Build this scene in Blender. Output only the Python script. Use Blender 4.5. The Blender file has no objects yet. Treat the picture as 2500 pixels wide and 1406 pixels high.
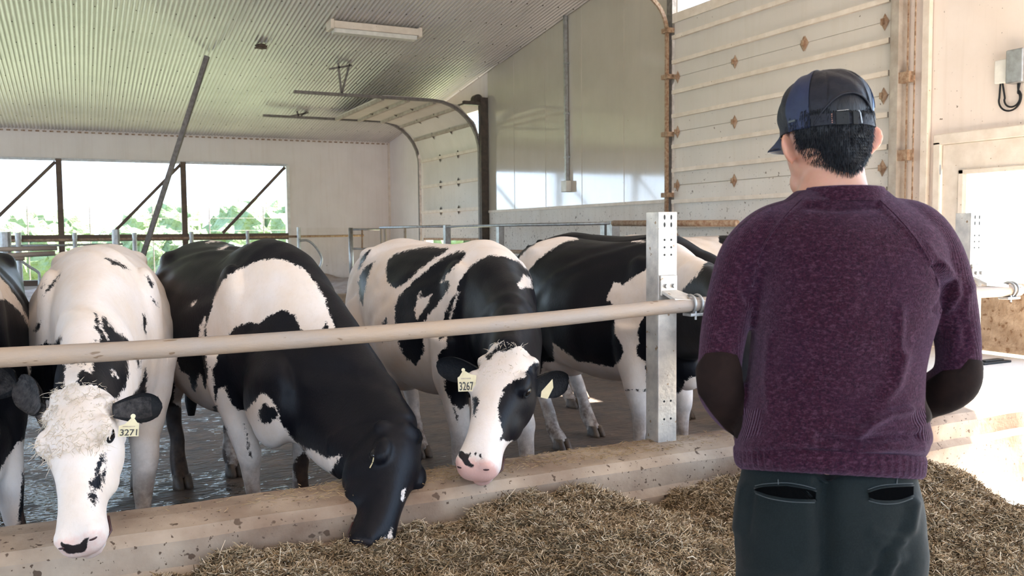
import bpy, bmesh, math, random
import numpy as np
from mathutils import Vector, Matrix
random.seed(7); rng=np.random.default_rng(7)
S=bpy.context.scene
# ------------------------------------------------------------------ camera
FPX=2150.; CH=1.5
def _cam(yaw=26.2,pitch=3.6,roll=.5):
    y,p,r=map(math.radians,(yaw,pitch,roll))
    fw=np.array([math.sin(y)*math.cos(p),math.cos(y)*math.cos(p),-math.sin(p)])
    rt=np.array([math.cos(y),-math.sin(y),0.]); up=np.cross(rt,fw)
    return rt*math.cos(r)-up*math.sin(r), up*math.cos(r)+rt*math.sin(r), fw
RT,UP,FW=_cam(); CO=np.array([0,0,CH])
cd=bpy.data.cameras.new('camera'); cam=bpy.data.objects.new('camera',cd); S.collection.objects.link(cam)
cd.sensor_width=36; cd.lens=FPX/2500*36; cd.clip_end=2000; cd.clip_start=.05
M=Matrix([list(RT)+[0],list(UP)+[0],list(-FW)+[CH],[0,0,0,1]])
M=Matrix(((RT[0],UP[0],-FW[0],0),(RT[1],UP[1],-FW[1],0),(RT[2],UP[2],-FW[2],CH),(0,0,0,1)))
cam.matrix_world=M; S.camera=cam
# real lens: gentle depth of field focused on the standing person and the near rail
cd.dof.use_dof=True; cd.dof.focus_distance=2.9; cd.dof.aperture_fstop=9
# ------------------------------------------------------------------ world, sun, exposure
w=bpy.data.worlds.new('sky'); S.world=w; w.use_nodes=True
nt=w.node_tree; bg=nt.nodes['Background']
geo=nt.nodes.new('ShaderNodeTexCoord'); sep=nt.nodes.new('ShaderNodeSeparateXYZ'); ramp=nt.nodes.new('ShaderNodeValToRGB')
nt.links.new(geo.outputs['Generated'],sep.inputs[0]); nt.links.new(sep.outputs['Z'],ramp.inputs[0])
e=ramp.color_ramp.elements; e[0].position=0; e[0].color=(.74,.86,1,1); e[1].position=.7; e[1].color=(.5,.68,1,1)
e2=ramp.color_ramp.elements.new(.12); e2.color=(.52,.73,1,1)
nt.links.new(ramp.outputs[0],bg.inputs[0]); bg.inputs[1].default_value=3.0
sd=bpy.data.lights.new('sun','SUN'); sun=bpy.data.objects.new('sun',sd); S.collection.objects.link(sun)
sd.energy=24; sd.angle=math.radians(.6); sd.color=(1,.95,.86)
sdir=Vector((1,-.15,1.45)).normalized(); sun.rotation_euler=sdir.to_track_quat('Z','Y').to_euler(); sun.location=(30,3,40)
vs=S.view_settings; S.display_settings.display_device='sRGB'
vs.view_transform='Standard'; vs.look='None'; vs.gamma=1; vs.use_curve_mapping=False; vs.exposure=1.12
S.cycles.max_bounces=10; S.cycles.diffuse_bounces=6; S.cycles.glossy_bounces=4; S.cycles.caustics_reflective=False; S.cycles.caustics_refractive=False
# ------------------------------------------------------------------ helpers
def P(x,y,D): return CO+D*(FW+RT*(x-1250)/FPX-UP*(y-703)/FPX)
def PL(x,y,ax,v):
    d=P(x,y,1)-CO; return CO+d*(v-CO[ax])/d[ax]
def proj(V):
    q=np.asarray(V,float)-CO; z=q@FW
    return np.stack([1250+FPX*(q@RT)/z,703-FPX*(q@UP)/z],-1),z
def A(*a): return np.array(a,float)
def nrm(v): v=np.asarray(v,float); return v/np.linalg.norm(v)
class MB:
    def __init__(s): s.v=[]; s.f=[]; s.n=0
    def add(s,V,Fs):
        V=np.asarray(V,float); s.v.append(V); n=s.n; s.f+= [tuple(i+n for i in f) for f in Fs]; s.n+=len(V); return s
    def box(s,lo,hi):
        a,b=lo,hi
        V=[(a[0],a[1],a[2]),(b[0],a[1],a[2]),(b[0],b[1],a[2]),(a[0],b[1],a[2]),(a[0],a[1],b[2]),(b[0],a[1],b[2]),(b[0],b[1],b[2]),(a[0],b[1],b[2])]
        return s.add(V,[(0,3,2,1),(4,5,6,7),(0,1,5,4),(1,2,6,5),(2,3,7,6),(3,0,4,7)])
    def bar(s,p,q,w,h,up=(0,0,1)):   # box beam from p to q
        p=A(*p);q=A(*q);t=nrm(q-p);u=np.cross(A(*up),t)
        if np.linalg.norm(u)<1e-4:u=np.cross(A(1,0,0),t)
        u=nrm(u)*w/2; v=nrm(np.cross(t,u))*h/2
        V=[c+a*u+b*v for c in(p,q) for a,b in((-1,-1),(1,-1),(1,1),(-1,1))]
        return s.add(V,[(3,2,1,0),(4,5,6,7),(0,1,5,4),(1,2,6,5),(2,3,7,6),(3,0,4,7)])
    def loft(s,rings,caps=True):
        n=len(rings[0]); V=np.concatenate([np.asarray(r) for r in rings]); Fs=[]
        for i in range(len(rings)-1):
            for j in range(n):
                k=(j+1)%n; Fs.append((i*n+j,i*n+k,(i+1)*n+k,(i+1)*n+j))
        if caps:
            c0=len(V); V=np.concatenate([V,[np.mean(rings[0],0)],[np.mean(rings[-1],0)]])
            m=(len(rings)-1)*n
            for j in range(n):
                k=(j+1)%n; Fs.append((c0,k,j)); Fs.append((c0+1,m+j,m+k))
        return s.add(V,Fs)
    def tube(s,pts,r,n=10,caps=True,closed=False):
        pts=[A(*p) for p in pts]; rs=r if hasattr(r,'__len__') else [r]*len(pts)
        N=len(pts); side=None; rings=[]
        for i in range(N):
            if closed: t=pts[(i+1)%N]-pts[i-1]
            else: t=pts[min(i+1,N-1)]-pts[max(i-1,0)]
            t=nrm(t)
            if side is None:
                side=np.cross(t,A(0,0,1))
                if np.linalg.norm(side)<.2: side=np.cross(t,A(1,0,0))
            side=nrm(side-t*(side@t)); b=np.cross(t,side)
            rings.append([pts[i]+rs[i]*(math.cos(a)*side+math.sin(a)*b) for a in np.arange(n)*2*math.pi/n])
        if closed: rings.append(rings[0])
        return s.loft(rings,caps and not closed)
    def ell(s,c,r,ax=None,n=20,m=12):
        c=A(*c); ax=np.eye(3) if ax is None else np.array([nrm(a) for a in ax]); r=A(*r) if hasattr(r,'__len__') else A(r,r,r)
        rings=[]
        for i in range(m+1):
            ph=-math.pi/2+.04+(math.pi-.08)*i/m
            rings.append([c+ax[0]*r[0]*math.cos(ph)*math.cos(a)+ax[1]*r[1]*math.cos(ph)*math.sin(a)+ax[2]*r[2]*math.sin(ph) for a in np.arange(n)*2*math.pi/n])
        return s.loft(rings)
    def arrays(s): return np.concatenate(s.v),s.f
    def build(s,name,mat,parent=None,smooth=False,loc=None,bevel=0,coll=None):
        V,Fs=s.arrays(); return mkobj(name,V,Fs,mat,parent,smooth,loc,bevel)
ORG={}
def mkobj(name,V,Fs,mat,parent=None,smooth=False,loc=None,bevel=0):
    V=np.asarray(V,float)
    if parent is not None: org=ORG[parent.name]
    elif loc is not None: org=A(*loc)
    else: org=A((V[:,0].min()+V[:,0].max())/2,(V[:,1].min()+V[:,1].max())/2,V[:,2].min())
    me=bpy.data.meshes.new(name); me.from_pydata((V-org).tolist(),[],[tuple(map(int,f)) for f in Fs]); me.update()
    o=bpy.data.objects.new(name,me); S.collection.objects.link(o)
    if parent is not None: o.parent=parent
    else: o.location=org
    ORG[o.name]=org
    if mat: me.materials.append(mat)
    if smooth: me.polygons.foreach_set('use_smooth',[True]*len(me.polygons))
    if bevel:
        b=o.modifiers.new('bevel','BEVEL'); b.width=bevel; b.segments=2; b.limit_method='ANGLE'
    return o
def empty(name,loc,label,cat,group=None):
    o=bpy.data.objects.new(name,None); S.collection.objects.link(o); o.location=loc; ORG[o.name]=A(*loc); o.empty_display_size=.1
    return tag(o,label,cat,group)
def tag(o,label,cat,group=None,kind=None):
    o['label']=label; o['category']=cat
    if group:o['group']=group
    if kind:o['kind']=kind
    return o
def struct(o): o['kind']='structure'; return o
def catmull(pts,k=6):
    pts=[A(*p) for p in pts]; out=[]
    q=[2*pts[0]-pts[1]]+pts+[2*pts[-1]-pts[-2]]
    for i in range(1,len(q)-2):
        for j in range(k):
            t=j/k; a,b,c,d=q[i-1:i+3]
            out.append(.5*((2*b)+(-a+c)*t+(2*a-5*b+4*c-d)*t*t+(-a+3*b-3*c+d)*t**3))
    out.append(pts[-1]); return out
# ------------------------------------------------------------------ materials
def newmat(name):
    m=bpy.data.materials.new(name); m.use_nodes=True; nt=m.node_tree; b=nt.nodes['Principled BSDF']; return m,nt,b
def nd(nt,t,**kw):
    n=nt.nodes.new('ShaderNode'+t)
    for k,v in kw.items():
        if k.startswith('i_'): n.inputs[k[2:].replace('_',' ')].default_value=v
        else: setattr(n,k,v)
    return n
def L(nt,a,b): nt.links.new(a,b)
def noise(nt,vec,scale,detail=4,rough=.55):
    n=nd(nt,'TexNoise'); n.inputs['Scale'].default_value=scale; n.inputs['Detail'].default_value=detail; n.inputs['Roughness'].default_value=rough
    if vec: L(nt,vec,n.inputs['Vector'])
    return n.outputs['Fac']
def rampf(nt,fac,a,b,va=0.,vb=1.):
    r=nd(nt,'MapRange'); r.inputs['From Min'].default_value=a; r.inputs['From Max'].default_value=b
    r.inputs['To Min'].default_value=va; r.inputs['To Max'].default_value=vb; L(nt,fac,r.inputs['Value']); return r.outputs[0]
def mth(nt,op,a,b=None):
    m=nd(nt,'Math',operation=op)
    for i,x in enumerate((a,b)):
        if x is None: continue
        if isinstance(x,(int,float)): m.inputs[i].default_value=x
        else: L(nt,x,m.inputs[i])
    return m.outputs[0]
def mixc(nt,f,a,b):
    m=nd(nt,'Mix',data_type='RGBA'); 
    if isinstance(f,(int,float)): m.inputs[0].default_value=f
    else: L(nt,f,m.inputs[0])
    for i,x in((6,a),(7,b)):
        if isinstance(x,tuple): m.inputs[i].default_value=(*x,1) if len(x)==3 else x
        else: L(nt,x,m.inputs[i])
    return m.outputs[2]
def pos(nt,scale=None):   # world-sized coordinates of the (unscaled) object
    g=nd(nt,'TexCoord'); v=g.outputs['Object']
    if scale:
        mp=nd(nt,'Mapping'); mp.inputs['Scale'].default_value=scale; L(nt,v,mp.inputs['Vector']); v=mp.outputs[0]
    return v
def bump(nt,b,h,strength=.3,dist=.01):
    n=nd(nt,'Bump'); n.inputs['Strength'].default_value=strength; n.inputs['Distance'].default_value=dist
    L(nt,h,n.inputs['Height']); L(nt,n.outputs[0],b.inputs['Normal']); return n
def mat(name,c1,c2=None,scale=6,rough=.6,metal=0,bmp=0,bscale=60,spots=None,spotcol=(.08,.05,.03),lo=.35,hi=.65,stretch=None,spec=None,detail=5,bdist=.01):
    m,nt,b=newmat(name); v=pos(nt,stretch)
    c2=c2 or tuple(x*.8 for x in c1)
    col=mixc(nt,rampf(nt,noise(nt,v,scale,detail),lo,hi),c1,c2)
    if spots:     # (scale, threshold) dirt specks of their own shape
        for sc,th in spots:
            a=noise(nt,v,sc,2,.5); col=mixc(nt,rampf(nt,a,th,th+.03),col,spotcol)
    L(nt,col,b.inputs['Base Color']); b.inputs['Roughness'].default_value=rough; b.inputs['Metallic'].default_value=metal
    if spec is not None: b.inputs['Specular IOR Level'].default_value=spec
    if bmp: bump(nt,b,noise(nt,v,bscale,4),bmp,bdist)
    return m
MAT={}
MAT['galv']=mat('galvanised_steel',(.42,.42,.42),(.3,.29,.27),14,.42,.75,.1,90)
MAT['galv_dirty']=mat('dirty_galvanised_pipe',(.38,.275,.19),(.32,.265,.225),9,.6,.0,.25,70,spots=[(40,.68)],spotcol=(.2,.13,.08),stretch=(.35,1,1))
MAT['post']=mat('weathered_post_steel',(.66,.60,.52),(.42,.38,.34),11,.45,.35,.2,60,spots=[(35,.68)],spotcol=(.3,.2,.12))
MAT['darksteel']=mat('dark_brown_steel',(.10,.075,.055),(.06,.045,.035),12,.6,.3,.2,60)
MAT['rust']=mat('rusty_track_steel',(.42,.30,.2),(.25,.13,.07),25,.7,.3,.3,90)
MAT['brace']=mat('weathered_brace',(.20,.17,.15),(.12,.10,.085),18,.55,.3,.2,60)
MAT['wood_dark']=mat('dark_stained_timber',(.13,.085,.055),(.08,.05,.035),8,.7,0,.3,60,stretch=(.2,1,1))
MAT['white_plastic']=mat('white_plastic',(.72,.68,.60),(.6,.56,.5),10,.4)
MAT['black']=mat('black_plastic',(.006,.006,.007),(.012,.012,.012),20,.5,spec=.25)
MAT['door_frame']=mat('cream_painted_frame',(.70,.60,.50),(.60,.50,.40),7,.5,0,.1,60,spots=[(30,.72)],spotcol=(.35,.25,.15))
MAT['track_cream']=mat('cream_grey_track',(.42,.36,.30),(.30,.24,.19),7,.5,.2,.1,60)
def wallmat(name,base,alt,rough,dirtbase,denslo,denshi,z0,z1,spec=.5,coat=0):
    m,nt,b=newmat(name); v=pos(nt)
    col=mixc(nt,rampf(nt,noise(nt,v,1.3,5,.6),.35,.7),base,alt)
    g=nd(nt,'NewGeometry'); s=nd(nt,'SeparateXYZ'); L(nt,g.outputs['Position'],s.inputs[0])
    zf=rampf(nt,s.outputs['Z'],z0,z1,denslo,denshi)
    sp=noise(nt,v,17,3,.6); sp2=noise(nt,v,42,2,.6)
    d=mth(nt,'MAXIMUM',rampf(nt,mth(nt,'SUBTRACT',sp,zf),0,.02),rampf(nt,mth(nt,'SUBTRACT',sp2,mth(nt,'ADD',zf,.01)),0,.03))
    col=mixc(nt,d,col,(.14,.09,.055))
    streak=noise(nt,pos(nt,(6,6,.35)),2.2,4,.6)
    col=mixc(nt,rampf(nt,streak,.5,.8,0,.35),col,dirtbase)
    L(nt,col,b.inputs['Base Color']); b.inputs['Roughness'].default_value=rough
    L(nt,rampf(nt,noise(nt,v,2.5,4),.3,.7,rough*.85,rough*1.3),b.inputs['Roughness'])
    b.inputs['Specular IOR Level'].default_value=spec
    bump(nt,b,noise(nt,pos(nt,(1,1,.3)),3,3),.05,.02); b.inputs['Coat Weight'].default_value=coat; b.inputs['Coat Roughness'].default_value=.05; return m
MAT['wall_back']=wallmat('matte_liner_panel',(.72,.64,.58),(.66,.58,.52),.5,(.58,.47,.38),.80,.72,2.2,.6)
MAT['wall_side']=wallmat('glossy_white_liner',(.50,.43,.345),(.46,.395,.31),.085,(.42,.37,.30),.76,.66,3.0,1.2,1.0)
MAT['wall_side'].node_tree.nodes['Principled BSDF'].inputs['Coat Weight'].default_value=.7
MAT['wainscot']=wallmat('splattered_wainscot',(.66,.60,.53),(.58,.51,.44),.55,(.45,.36,.27),.68,.60,1.9,.8)
MAT['wainscot_far']=wallmat('scuffed_lower_liner',(.70,.62,.55),(.62,.54,.47),.55,(.5,.4,.3),.76,.70,1.9,.6)
MAT['panel_near']=wallmat('pink_beige_panel',(.74,.63,.55),(.68,.56,.47),.6,(.56,.44,.34),.72,.66,3,1)
MAT['doorpanel']=wallmat('painted_door_section',(.60,.535,.465),(.55,.49,.425),.38,(.5,.42,.32),.74,.64,3.0,1.4)
m,nt,b=newmat('corrugated_white_steel'); v=pos(nt)
col=mixc(nt,rampf(nt,noise(nt,v,.8,5),.35,.65),(.56,.51,.47),(.48,.44,.405))
col=mixc(nt,rampf(nt,noise(nt,v,30,3),.66,.72),col,(.3,.24,.2)); L(nt,col,b.inputs['Base Color'])
b.inputs['Roughness'].default_value=.25; b.inputs['Metallic'].default_value=.0; b.inputs['Specular IOR Level'].default_value=.5
bump(nt,b,noise(nt,pos(nt,(1,.25,1)),1.2,2),.25,.1); MAT['ceiling']=m
# wet grooved alley floor
m,nt,b=newmat('wet_grooved_alley'); v=pos(nt)
g=nd(nt,'NewGeometry'); s=nd(nt,'SeparateXYZ'); L(nt,g.outputs['Position'],s.inputs[0])
wet=mth(nt,'ADD',mth(nt,'ADD',mth(nt,'MULTIPLY',noise(nt,v,2.3,3,.6),.5),mth(nt,'MULTIPLY',noise(nt,pos(nt,(1,1.8,1)),13,4,.65),.5)),rampf(nt,s.outputs['X'],-.2,2.6,.035,-.15))
wetm=rampf(nt,wet,.50,.53)
lump=noise(nt,v,14,5,.65)
col=mixc(nt,rampf(nt,noise(nt,v,5,6,.7),.35,.65),(.026,.016,.010),(.115,.07,.043))
L(nt,col,b.inputs['Base Color'])
L(nt,mth(nt,'SUBTRACT',.62,mth(nt,'MULTIPLY',wetm,.57)),b.inputs['Roughness']); b.inputs['Specular IOR Level'].default_value=1.0
gro=nd(nt,'TexWave',wave_type='BANDS',bands_direction='Y'); gro.inputs['Scale'].default_value=2.2; gro.inputs['Distortion'].default_value=1.2; L(nt,v,gro.inputs['Vector'])
h=mth(nt,'ADD',lump,mth(nt,'MULTIPLY',rampf(nt,gro.outputs['Fac'],0,.25),.5)); h=mth(nt,'ADD',mth(nt,'MULTIPLY',h,.25),mth(nt,'MULTIPLY',noise(nt,pos(nt,(1,2.2,1)),15,2,.5),1.))
bump(nt,b,h,1.,.016); MAT['alley']=m
MAT['bedding']=mat('sand_bedding',(.42,.34,.29),(.30,.23,.19),5,.95,0,.6,20,bdist=.05)
MAT['concrete']=mat('stained_concrete',(.46,.355,.26),(.17,.10,.06),2.6,.8,0,.35,45,spots=[(22,.68),(60,.67)],spotcol=(.10,.06,.035),lo=.32,hi=.68,detail=9,bdist=.008)
MAT['concrete_pale']=mat('pale_swept_concrete',(.70,.66,.60),(.6,.55,.5),3,.8,0,.2,50,bdist=.004)
MAT['feedbase']=mat('feed_bed',(.20,.145,.07),(.09,.06,.03),30,.95,0,.8,60,bdist=.02)
MAT['grass']=mat('pasture_grass',(.17,.20,.10),(.22,.24,.14),.2,.9,0,.0)
MAT['leaf']=mat('tree_foliage',(.13,.18,.085),(.20,.25,.13),2.5,.8,0,.8,6,bdist=.3)
MAT['trunk']=mat('tree_bark',(.12,.09,.06),None,8,.9)
# ================================================================== SETTING
YW=21.64; XW=7.2; ZE=3.75; XL=-9.; YN=-3.5
def zr(y): return 3.80+.128*(YW-y)          # roof underside
# floor
mb=MB(); nx,ny=90,120
gx=np.linspace(XL,XW,nx); gy=np.linspace(YN,YW,ny)
struct(MB().box((XL,YN,-.12),(XW+.2,YW+.2,0)).build('floor',MAT['alley'],loc=(0,0,0)))
struct(MB().box((XL,YN,0.),(XW,3.139,.012)).build('floor_feed_alley',MAT['concrete_pale'],loc=(0,0,0)))
# stall bedding platform at the back, with its curb
b=MB(); V=[];Fs=[]; NX,NY=140,40
for j in range(NY):
    for i in range(NX):
        x=XL+.05+(XW-.08-XL)*i/(NX-1); y=17.03+(YW-.06-17.03)*j/(NY-1)
        z=.27+.05*math.sin(x*2.1+y)+.06*math.sin(x*5.3+1)*math.sin(y*3.1)+ .16*max(0,(y-19)/2.6)*(1+.4*math.sin(x*1.7))
        V.append((x,y,z))
for j in range(NY-1):
    for i in range(NX-1):
        a=j*NX+i; Fs.append((a,a+1,a+NX+1,a+NX))
MBb=MB().add(V,Fs); o=MBb.build('sand_bedding',MAT['bedding'],smooth=True)
tag(o,'pale brown sand bedding piled in the stalls along the far wall','bedding',kind='stuff')
o=MB().box((XL,16.75,0),(XW,17.02,.34)).build('stall_curb',MAT['concrete'],bevel=.02)
tag(o,'long low concrete curb edging the bedded stalls at the back','curb')
# back wall with long curtain opening (x<4.58, z .53..3.19)
b=MB(); T=.18
b.box((4.58,YW,0),(XW+.2,YW+T,3.9)); b.box((XL,YW,3.19),(4.58,YW+T,3.9)); b.box((XL,YW,0),(4.58,YW+T,.53))
struct(b.build('wall_back',MAT['wall_back'],loc=(0,YW,0)))
b=MB().box((4.62,YW-.03,0),(XW,YW-.002,1.66)); struct(b.build('trim_1',MAT['wainscot_far'],loc=(0,YW,0)))
b=MB().box((4.58,YW-.035,.53),(4.66,YW+.0,3.19)); struct(b.build('trim_2',MAT['white_plastic'],loc=(0,YW,0)))
b=MB().box((XL,YW-.02,3.14),(4.62,YW+.0,3.20)); struct(b.build('trim_3',MAT['galv'],loc=(0,YW,0)))
b=MB().box((XL,YW-.05,1.385),(4.60,YW+.10,1.535)); struct(b.build('trim_4',MAT['wood_dark'],loc=(0,YW,0)))
b=MB().box((XL,YW-.05,.44),(4.60,YW+.12,.56)); struct(b.build('trim_5',MAT['wood_dark'],loc=(0,YW,0)))
# window posts and diagonal braces
for x in(-2.81,-.31,2.24):
    o=MB().bar((x,YW+.04,.53),(x,YW+.04,3.19),.13,.12,(1,0,0)).build('window_post',MAT['wood_dark'])
    wh={-.31:'left of the two dark posts standing in the long opening',2.24:'right one of the dark posts standing in the long opening'}.get(x)
    tag(o,'dark brown timber post, '+wh if wh else 'dark brown timber post beyond the left edge of the opening','post','posts in the long opening')
for x,lb in((4.55,'dark diagonal brace at the right end of the long opening'),(2.18,'dark diagonal brace meeting the post behind the tall leaning pole'),(-.37,'dark diagonal brace running to the leftmost post of the opening')):
    b=MB().bar((x,YW-.02,3.12),(x-1.48,YW-.02,1.55),.07,.06,(0,1,0)); o=b.build('diagonal_brace',MAT['wood_dark'])
    tag(o,lb,'brace','diagonal braces across the long opening')
# ceiling: corrugated sheets following the roof slope
def corr(y0,y1,dz,x0=XL,x1=XW+.2):
    per=.0678; n=int((x1-x0)/per*6); xs=x0+np.arange(n+1)*per/6; zz=.0095*np.sin(xs/per*2*math.pi)
    V=[];Fs=[]
    for (y,off) in((y0,0),(y1,0)):
        V+= [(x,y,zr(y)+z+dz) for x,z in zip(xs,zz)]
    Fs=[(i,i+1,n+2+i,n+1+i) for i in range(n)]
    return V,Fs
b=MB(); edges=[YN,.6,4.4,8.2,11.55,15.0,YW+.05]
for i in range(len(edges)-1): b.add(*corr(edges[i]-.12,edges[i+1],.012 if i%2 else 0))
b.box((XL,YN,6.3+.8),(XW+.2,YN+.02,7.3))
ceil=struct(b.build('ceiling',MAT['ceiling'],smooth=True,loc=(0,0,ZE)))
# outer roof deck keeps sun off the sheets
b=MB(); b.add([(XL,YN-.3,zr(YN-.3)+.25),(XW+.6,YN-.3,zr(YN-.3)+.25),(XW+.6,YW+.6,zr(YW+.6)+.25),(XL,YW+.6,zr(YW+.6)+.25)],[(0,1,2,3)]); struct(b.build('trim_6',MAT['galv'],loc=(0,0,ZE)))
b=MB()
for y in np.arange(3.0,21.4,.92):
    for k,x in enumerate(np.arange(-4,XW,.2712)):
        z=zr(y)-.014; b.box((x-.008,y-.008,z-.006),(x+.008,y+.008,z+.004))
o=b.build('ceiling_screws',MAT['darksteel'],ceil); o['kind']='stuff'
# black cornice strip where the sheets meet the back wall
b=MB()
for i,x in enumerate(np.arange(XL,XW,.1356)): b.box((x,YW-.02,3.755),(x+.075,YW-.002,3.785))
struct(b.build('trim_7',MAT['rust'],loc=(0,YW,0)))
# ---- right gable wall (plane X=XW) with openings; polygons built as boxes by Y range
def wseg(b,y0,y1,z0,z1=None,x0=XW,x1=XW+.18):
    a=zr(y0)+.2 if z1 is None else z1; c=zr(y1)+.2 if z1 is None else z1
    V=[(x0,y0,z0),(x0,y1,z0),(x0,y1,c),(x0,y0,a),(x1,y0,z0),(x1,y1,z0),(x1,y1,c),(x1,y0,a)]
    b.add(V,[(0,1,2,3),(7,6,5,4),(0,4,5,1),(3,2,6,7),(0,3,7,4),(1,5,6,2)])
b=MB(); wseg(b,15.62,15.7,0); wseg(b,19.1,YW,0); wseg(b,15.7,19.1,3.92)
struct(b.build('wall_far_right',MAT['wall_back'],loc=(XW,0,0)))
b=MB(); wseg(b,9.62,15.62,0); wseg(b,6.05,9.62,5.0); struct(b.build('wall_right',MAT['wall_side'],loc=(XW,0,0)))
b=MB(); wseg(b,5.62,6.05,0); wseg(b,4.35,4.55,0); wseg(b,4.55,5.62,2.33); wseg(b,YN,4.35,4.7); struct(b.build('wall_near_right',MAT['panel_near'],loc=(XW,0,0)))
b=MB().box((XW-.02,9.72,0),(XW-.002,15.55,1.89)); struct(b.build('trim_8',MAT['wainscot'],loc=(XW,0,0)))
b=MB().box((XW-.045,9.72,1.885),(XW-.002,15.55,1.93)); struct(b.build('trim_9',MAT['door_frame'],loc=(XW,0,0)))
b=MB().box((XW-.02,19.15,0),(XW-.002,YW,1.66)); struct(b.build('trim_10',MAT['wainscot_far'],loc=(XW,0,0)))
b=MB().bar((XW-.02,YW-.02,0),(XW-.02,YW-.02,3.8),.06,.06); struct(b.build('trim_11',MAT['door_frame'],loc=(XW,0,0)))
# vertical panel joints on the glossy wall
b=MB()
for y in(10.9,12.1,13.3,14.5): b.box((XW-.006,y-.012,1.93),(XW,y+.012,zr(y)))
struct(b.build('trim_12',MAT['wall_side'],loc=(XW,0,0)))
# rear and left walls of the barn, each with a long curtain opening (out of the picture, but they shade the room)
b=MB(); b.box((XL,YN-.15,0),(XW,YN,1.0)); b.box((XL,YN-.15,2.9),(XW,YN,zr(YN)+.1)); struct(b.build('wall_behind',MAT['wall_back'],loc=(0,YN,0)))
b=MB(); b.box((XL-.15,YN,0),(XL,YW,.9)); b.add([(XL,YN,3.0),(XL,YW,3.0),(XL,YW,zr(YW)+.15),(XL,YN,zr(YN)+.15),(XL-.1,YN,3.0),(XL-.1,YW,3.0),(XL-.1,YW,zr(YW)+.15),(XL-.1,YN,zr(YN)+.15)],[(0,1,2,3),(7,6,5,4),(0,4,5,1),(3,2,6,7),(0,3,7,4),(1,5,6,2)]); struct(b.build('wall_left',MAT['wall_back'],loc=(XL,0,0)))
# ---- near big sectional door  Y 6.08..9.6
def sdoor_sections(parent,y0,y1,zs,x=XW-.06):
    for k in range(len(zs)-1):
        b=MB().box((x-.02,y0,zs[k]+.006),(x+.03,y1,zs[k+1]+.004)); b.build('door_section',MAT['doorpanel'],parent,bevel=.006)
root=empty('sectional_door',(XW-.05,7.85,.02),'large white overhead sectional door behind the person, horizontal ribs and rusty hinges','door')
seams=[.02,.69,1.40,2.10,2.80,3.51,4.22]
sdoor_sections(root,6.12,9.58,seams)
for z in(1.08,1.20+.69-.0,1.57,2.30,2.61,3.01,3.32,3.71,4.03,.60,.38):
    if z in(1.20,): continue
    MB().bar((XW-.10,6.12,z),(XW-.10,9.58,z),.045,.05).build('stiffening_rib',MAT['door_frame'],root)
def diamond(b,x,y,z,s=.055,h=.085):
    b.add([(x,y-s,z),(x,y,z-h),(x,y+s,z),(x,y,z+h),(x-.03,y,z)],[(0,1,4),(1,2,4),(2,3,4),(3,0,4),(3,2,1,0)])
for z in seams[1:6]:
    for y in(6.20,7.25 if z in(3.51,) else 7.2,8.38,9.5):
        if y in(7.2,) : continue
        b=MB(); diamond(b,XW-.085,y,z); b.bar((XW-.12,y,z-.03),(XW-.12,y,z+.03),.03,.02); b.build('door_hinge',MAT['rust'],root)
for (y,z) in((7.27,3.51),(7.27,2.81),(7.27,2.11)):
    b=MB(); diamond(b,XW-.085,y,z); b.build('door_hinge',MAT['rust'],root)
# tracks of near door
def door_track(parent,y,z1,r,x0,mt,w=.06,zend=None,length=0):
    pts=[(x0,y,0.),(x0,y,z1)]
    if r:
        for k in range(1,9):
            a=k/8*math.pi/2; pts.append((x0-r+r*math.cos(a),y,z1+r*math.sin(a)))
        pts.append((x0-r-length,y,z1+r+.0))
    b=MB()
    for p,q in zip(pts[:-1],pts[1:]): b.bar(p,q,w,.03,(0,1,0)); 
    return b.build('track',mt,parent)
door_track(root,9.66,4.1,.5,XW-.14,MAT['rust'],.05,length=2.5)
door_track(root,6.05,4.1,.5,XW-.14,MAT['track_cream'],.05,length=2.5)
MB().box((XW-.1,9.60,0),(XW-.03,9.72,4.9)).build('side_angle',MAT['brace'],root)
MB().box((XW-.09,6.02,0),(XW-.03,6.12,4.9)).build('side_angle',MAT['galv'],root)
for z in(1.2,1.95,2.75,3.5,4.1): MB().box((XW-.19,9.58,z),(XW-.04,9.72,z+.06)).build('track_bracket',MAT['rust'],root)
b=MB().box((XW-.10,6.05,4.22),(XW-.03,9.6,4.34)); b.build('top_rail',MAT['door_frame'],root)
# door side: cream jamb post and chains to the right of the door
root=empty('door_jamb',(XW-.1,5.93,0),'tall cream steel door jamb with a lift chain, right edge of the large overhead door','door jamb')
MB().box((XW-.17,5.965,0),(XW-.02,6.05,5.6)).build('jamb_post',MAT['track_cream'],root)
MB().box((XW-.06,5.72,0),(XW-.01,5.79,5.6)).build('jamb_trim',MAT['door_frame'],root)
for y in(5.90,5.82):
    b=MB(); 
    for k,z in enumerate(np.arange(.8,5.4,.045)):
        c=A(XW-.12,y,z); 
        if k%2: b.box(c-A(.008,.003,.022),c+A(.008,.003,.022))
        else: b.box(c-A(.003,.008,.022),c+A(.003,.008,.022))
    b.build('lift_chain',MAT['rust'],root)
for z in(2.15,2.88): MB().box((XW-.16,5.85,z),(XW-.09,6.0,z+.1)).build('chain_guide',MAT['rust'],root)
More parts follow.
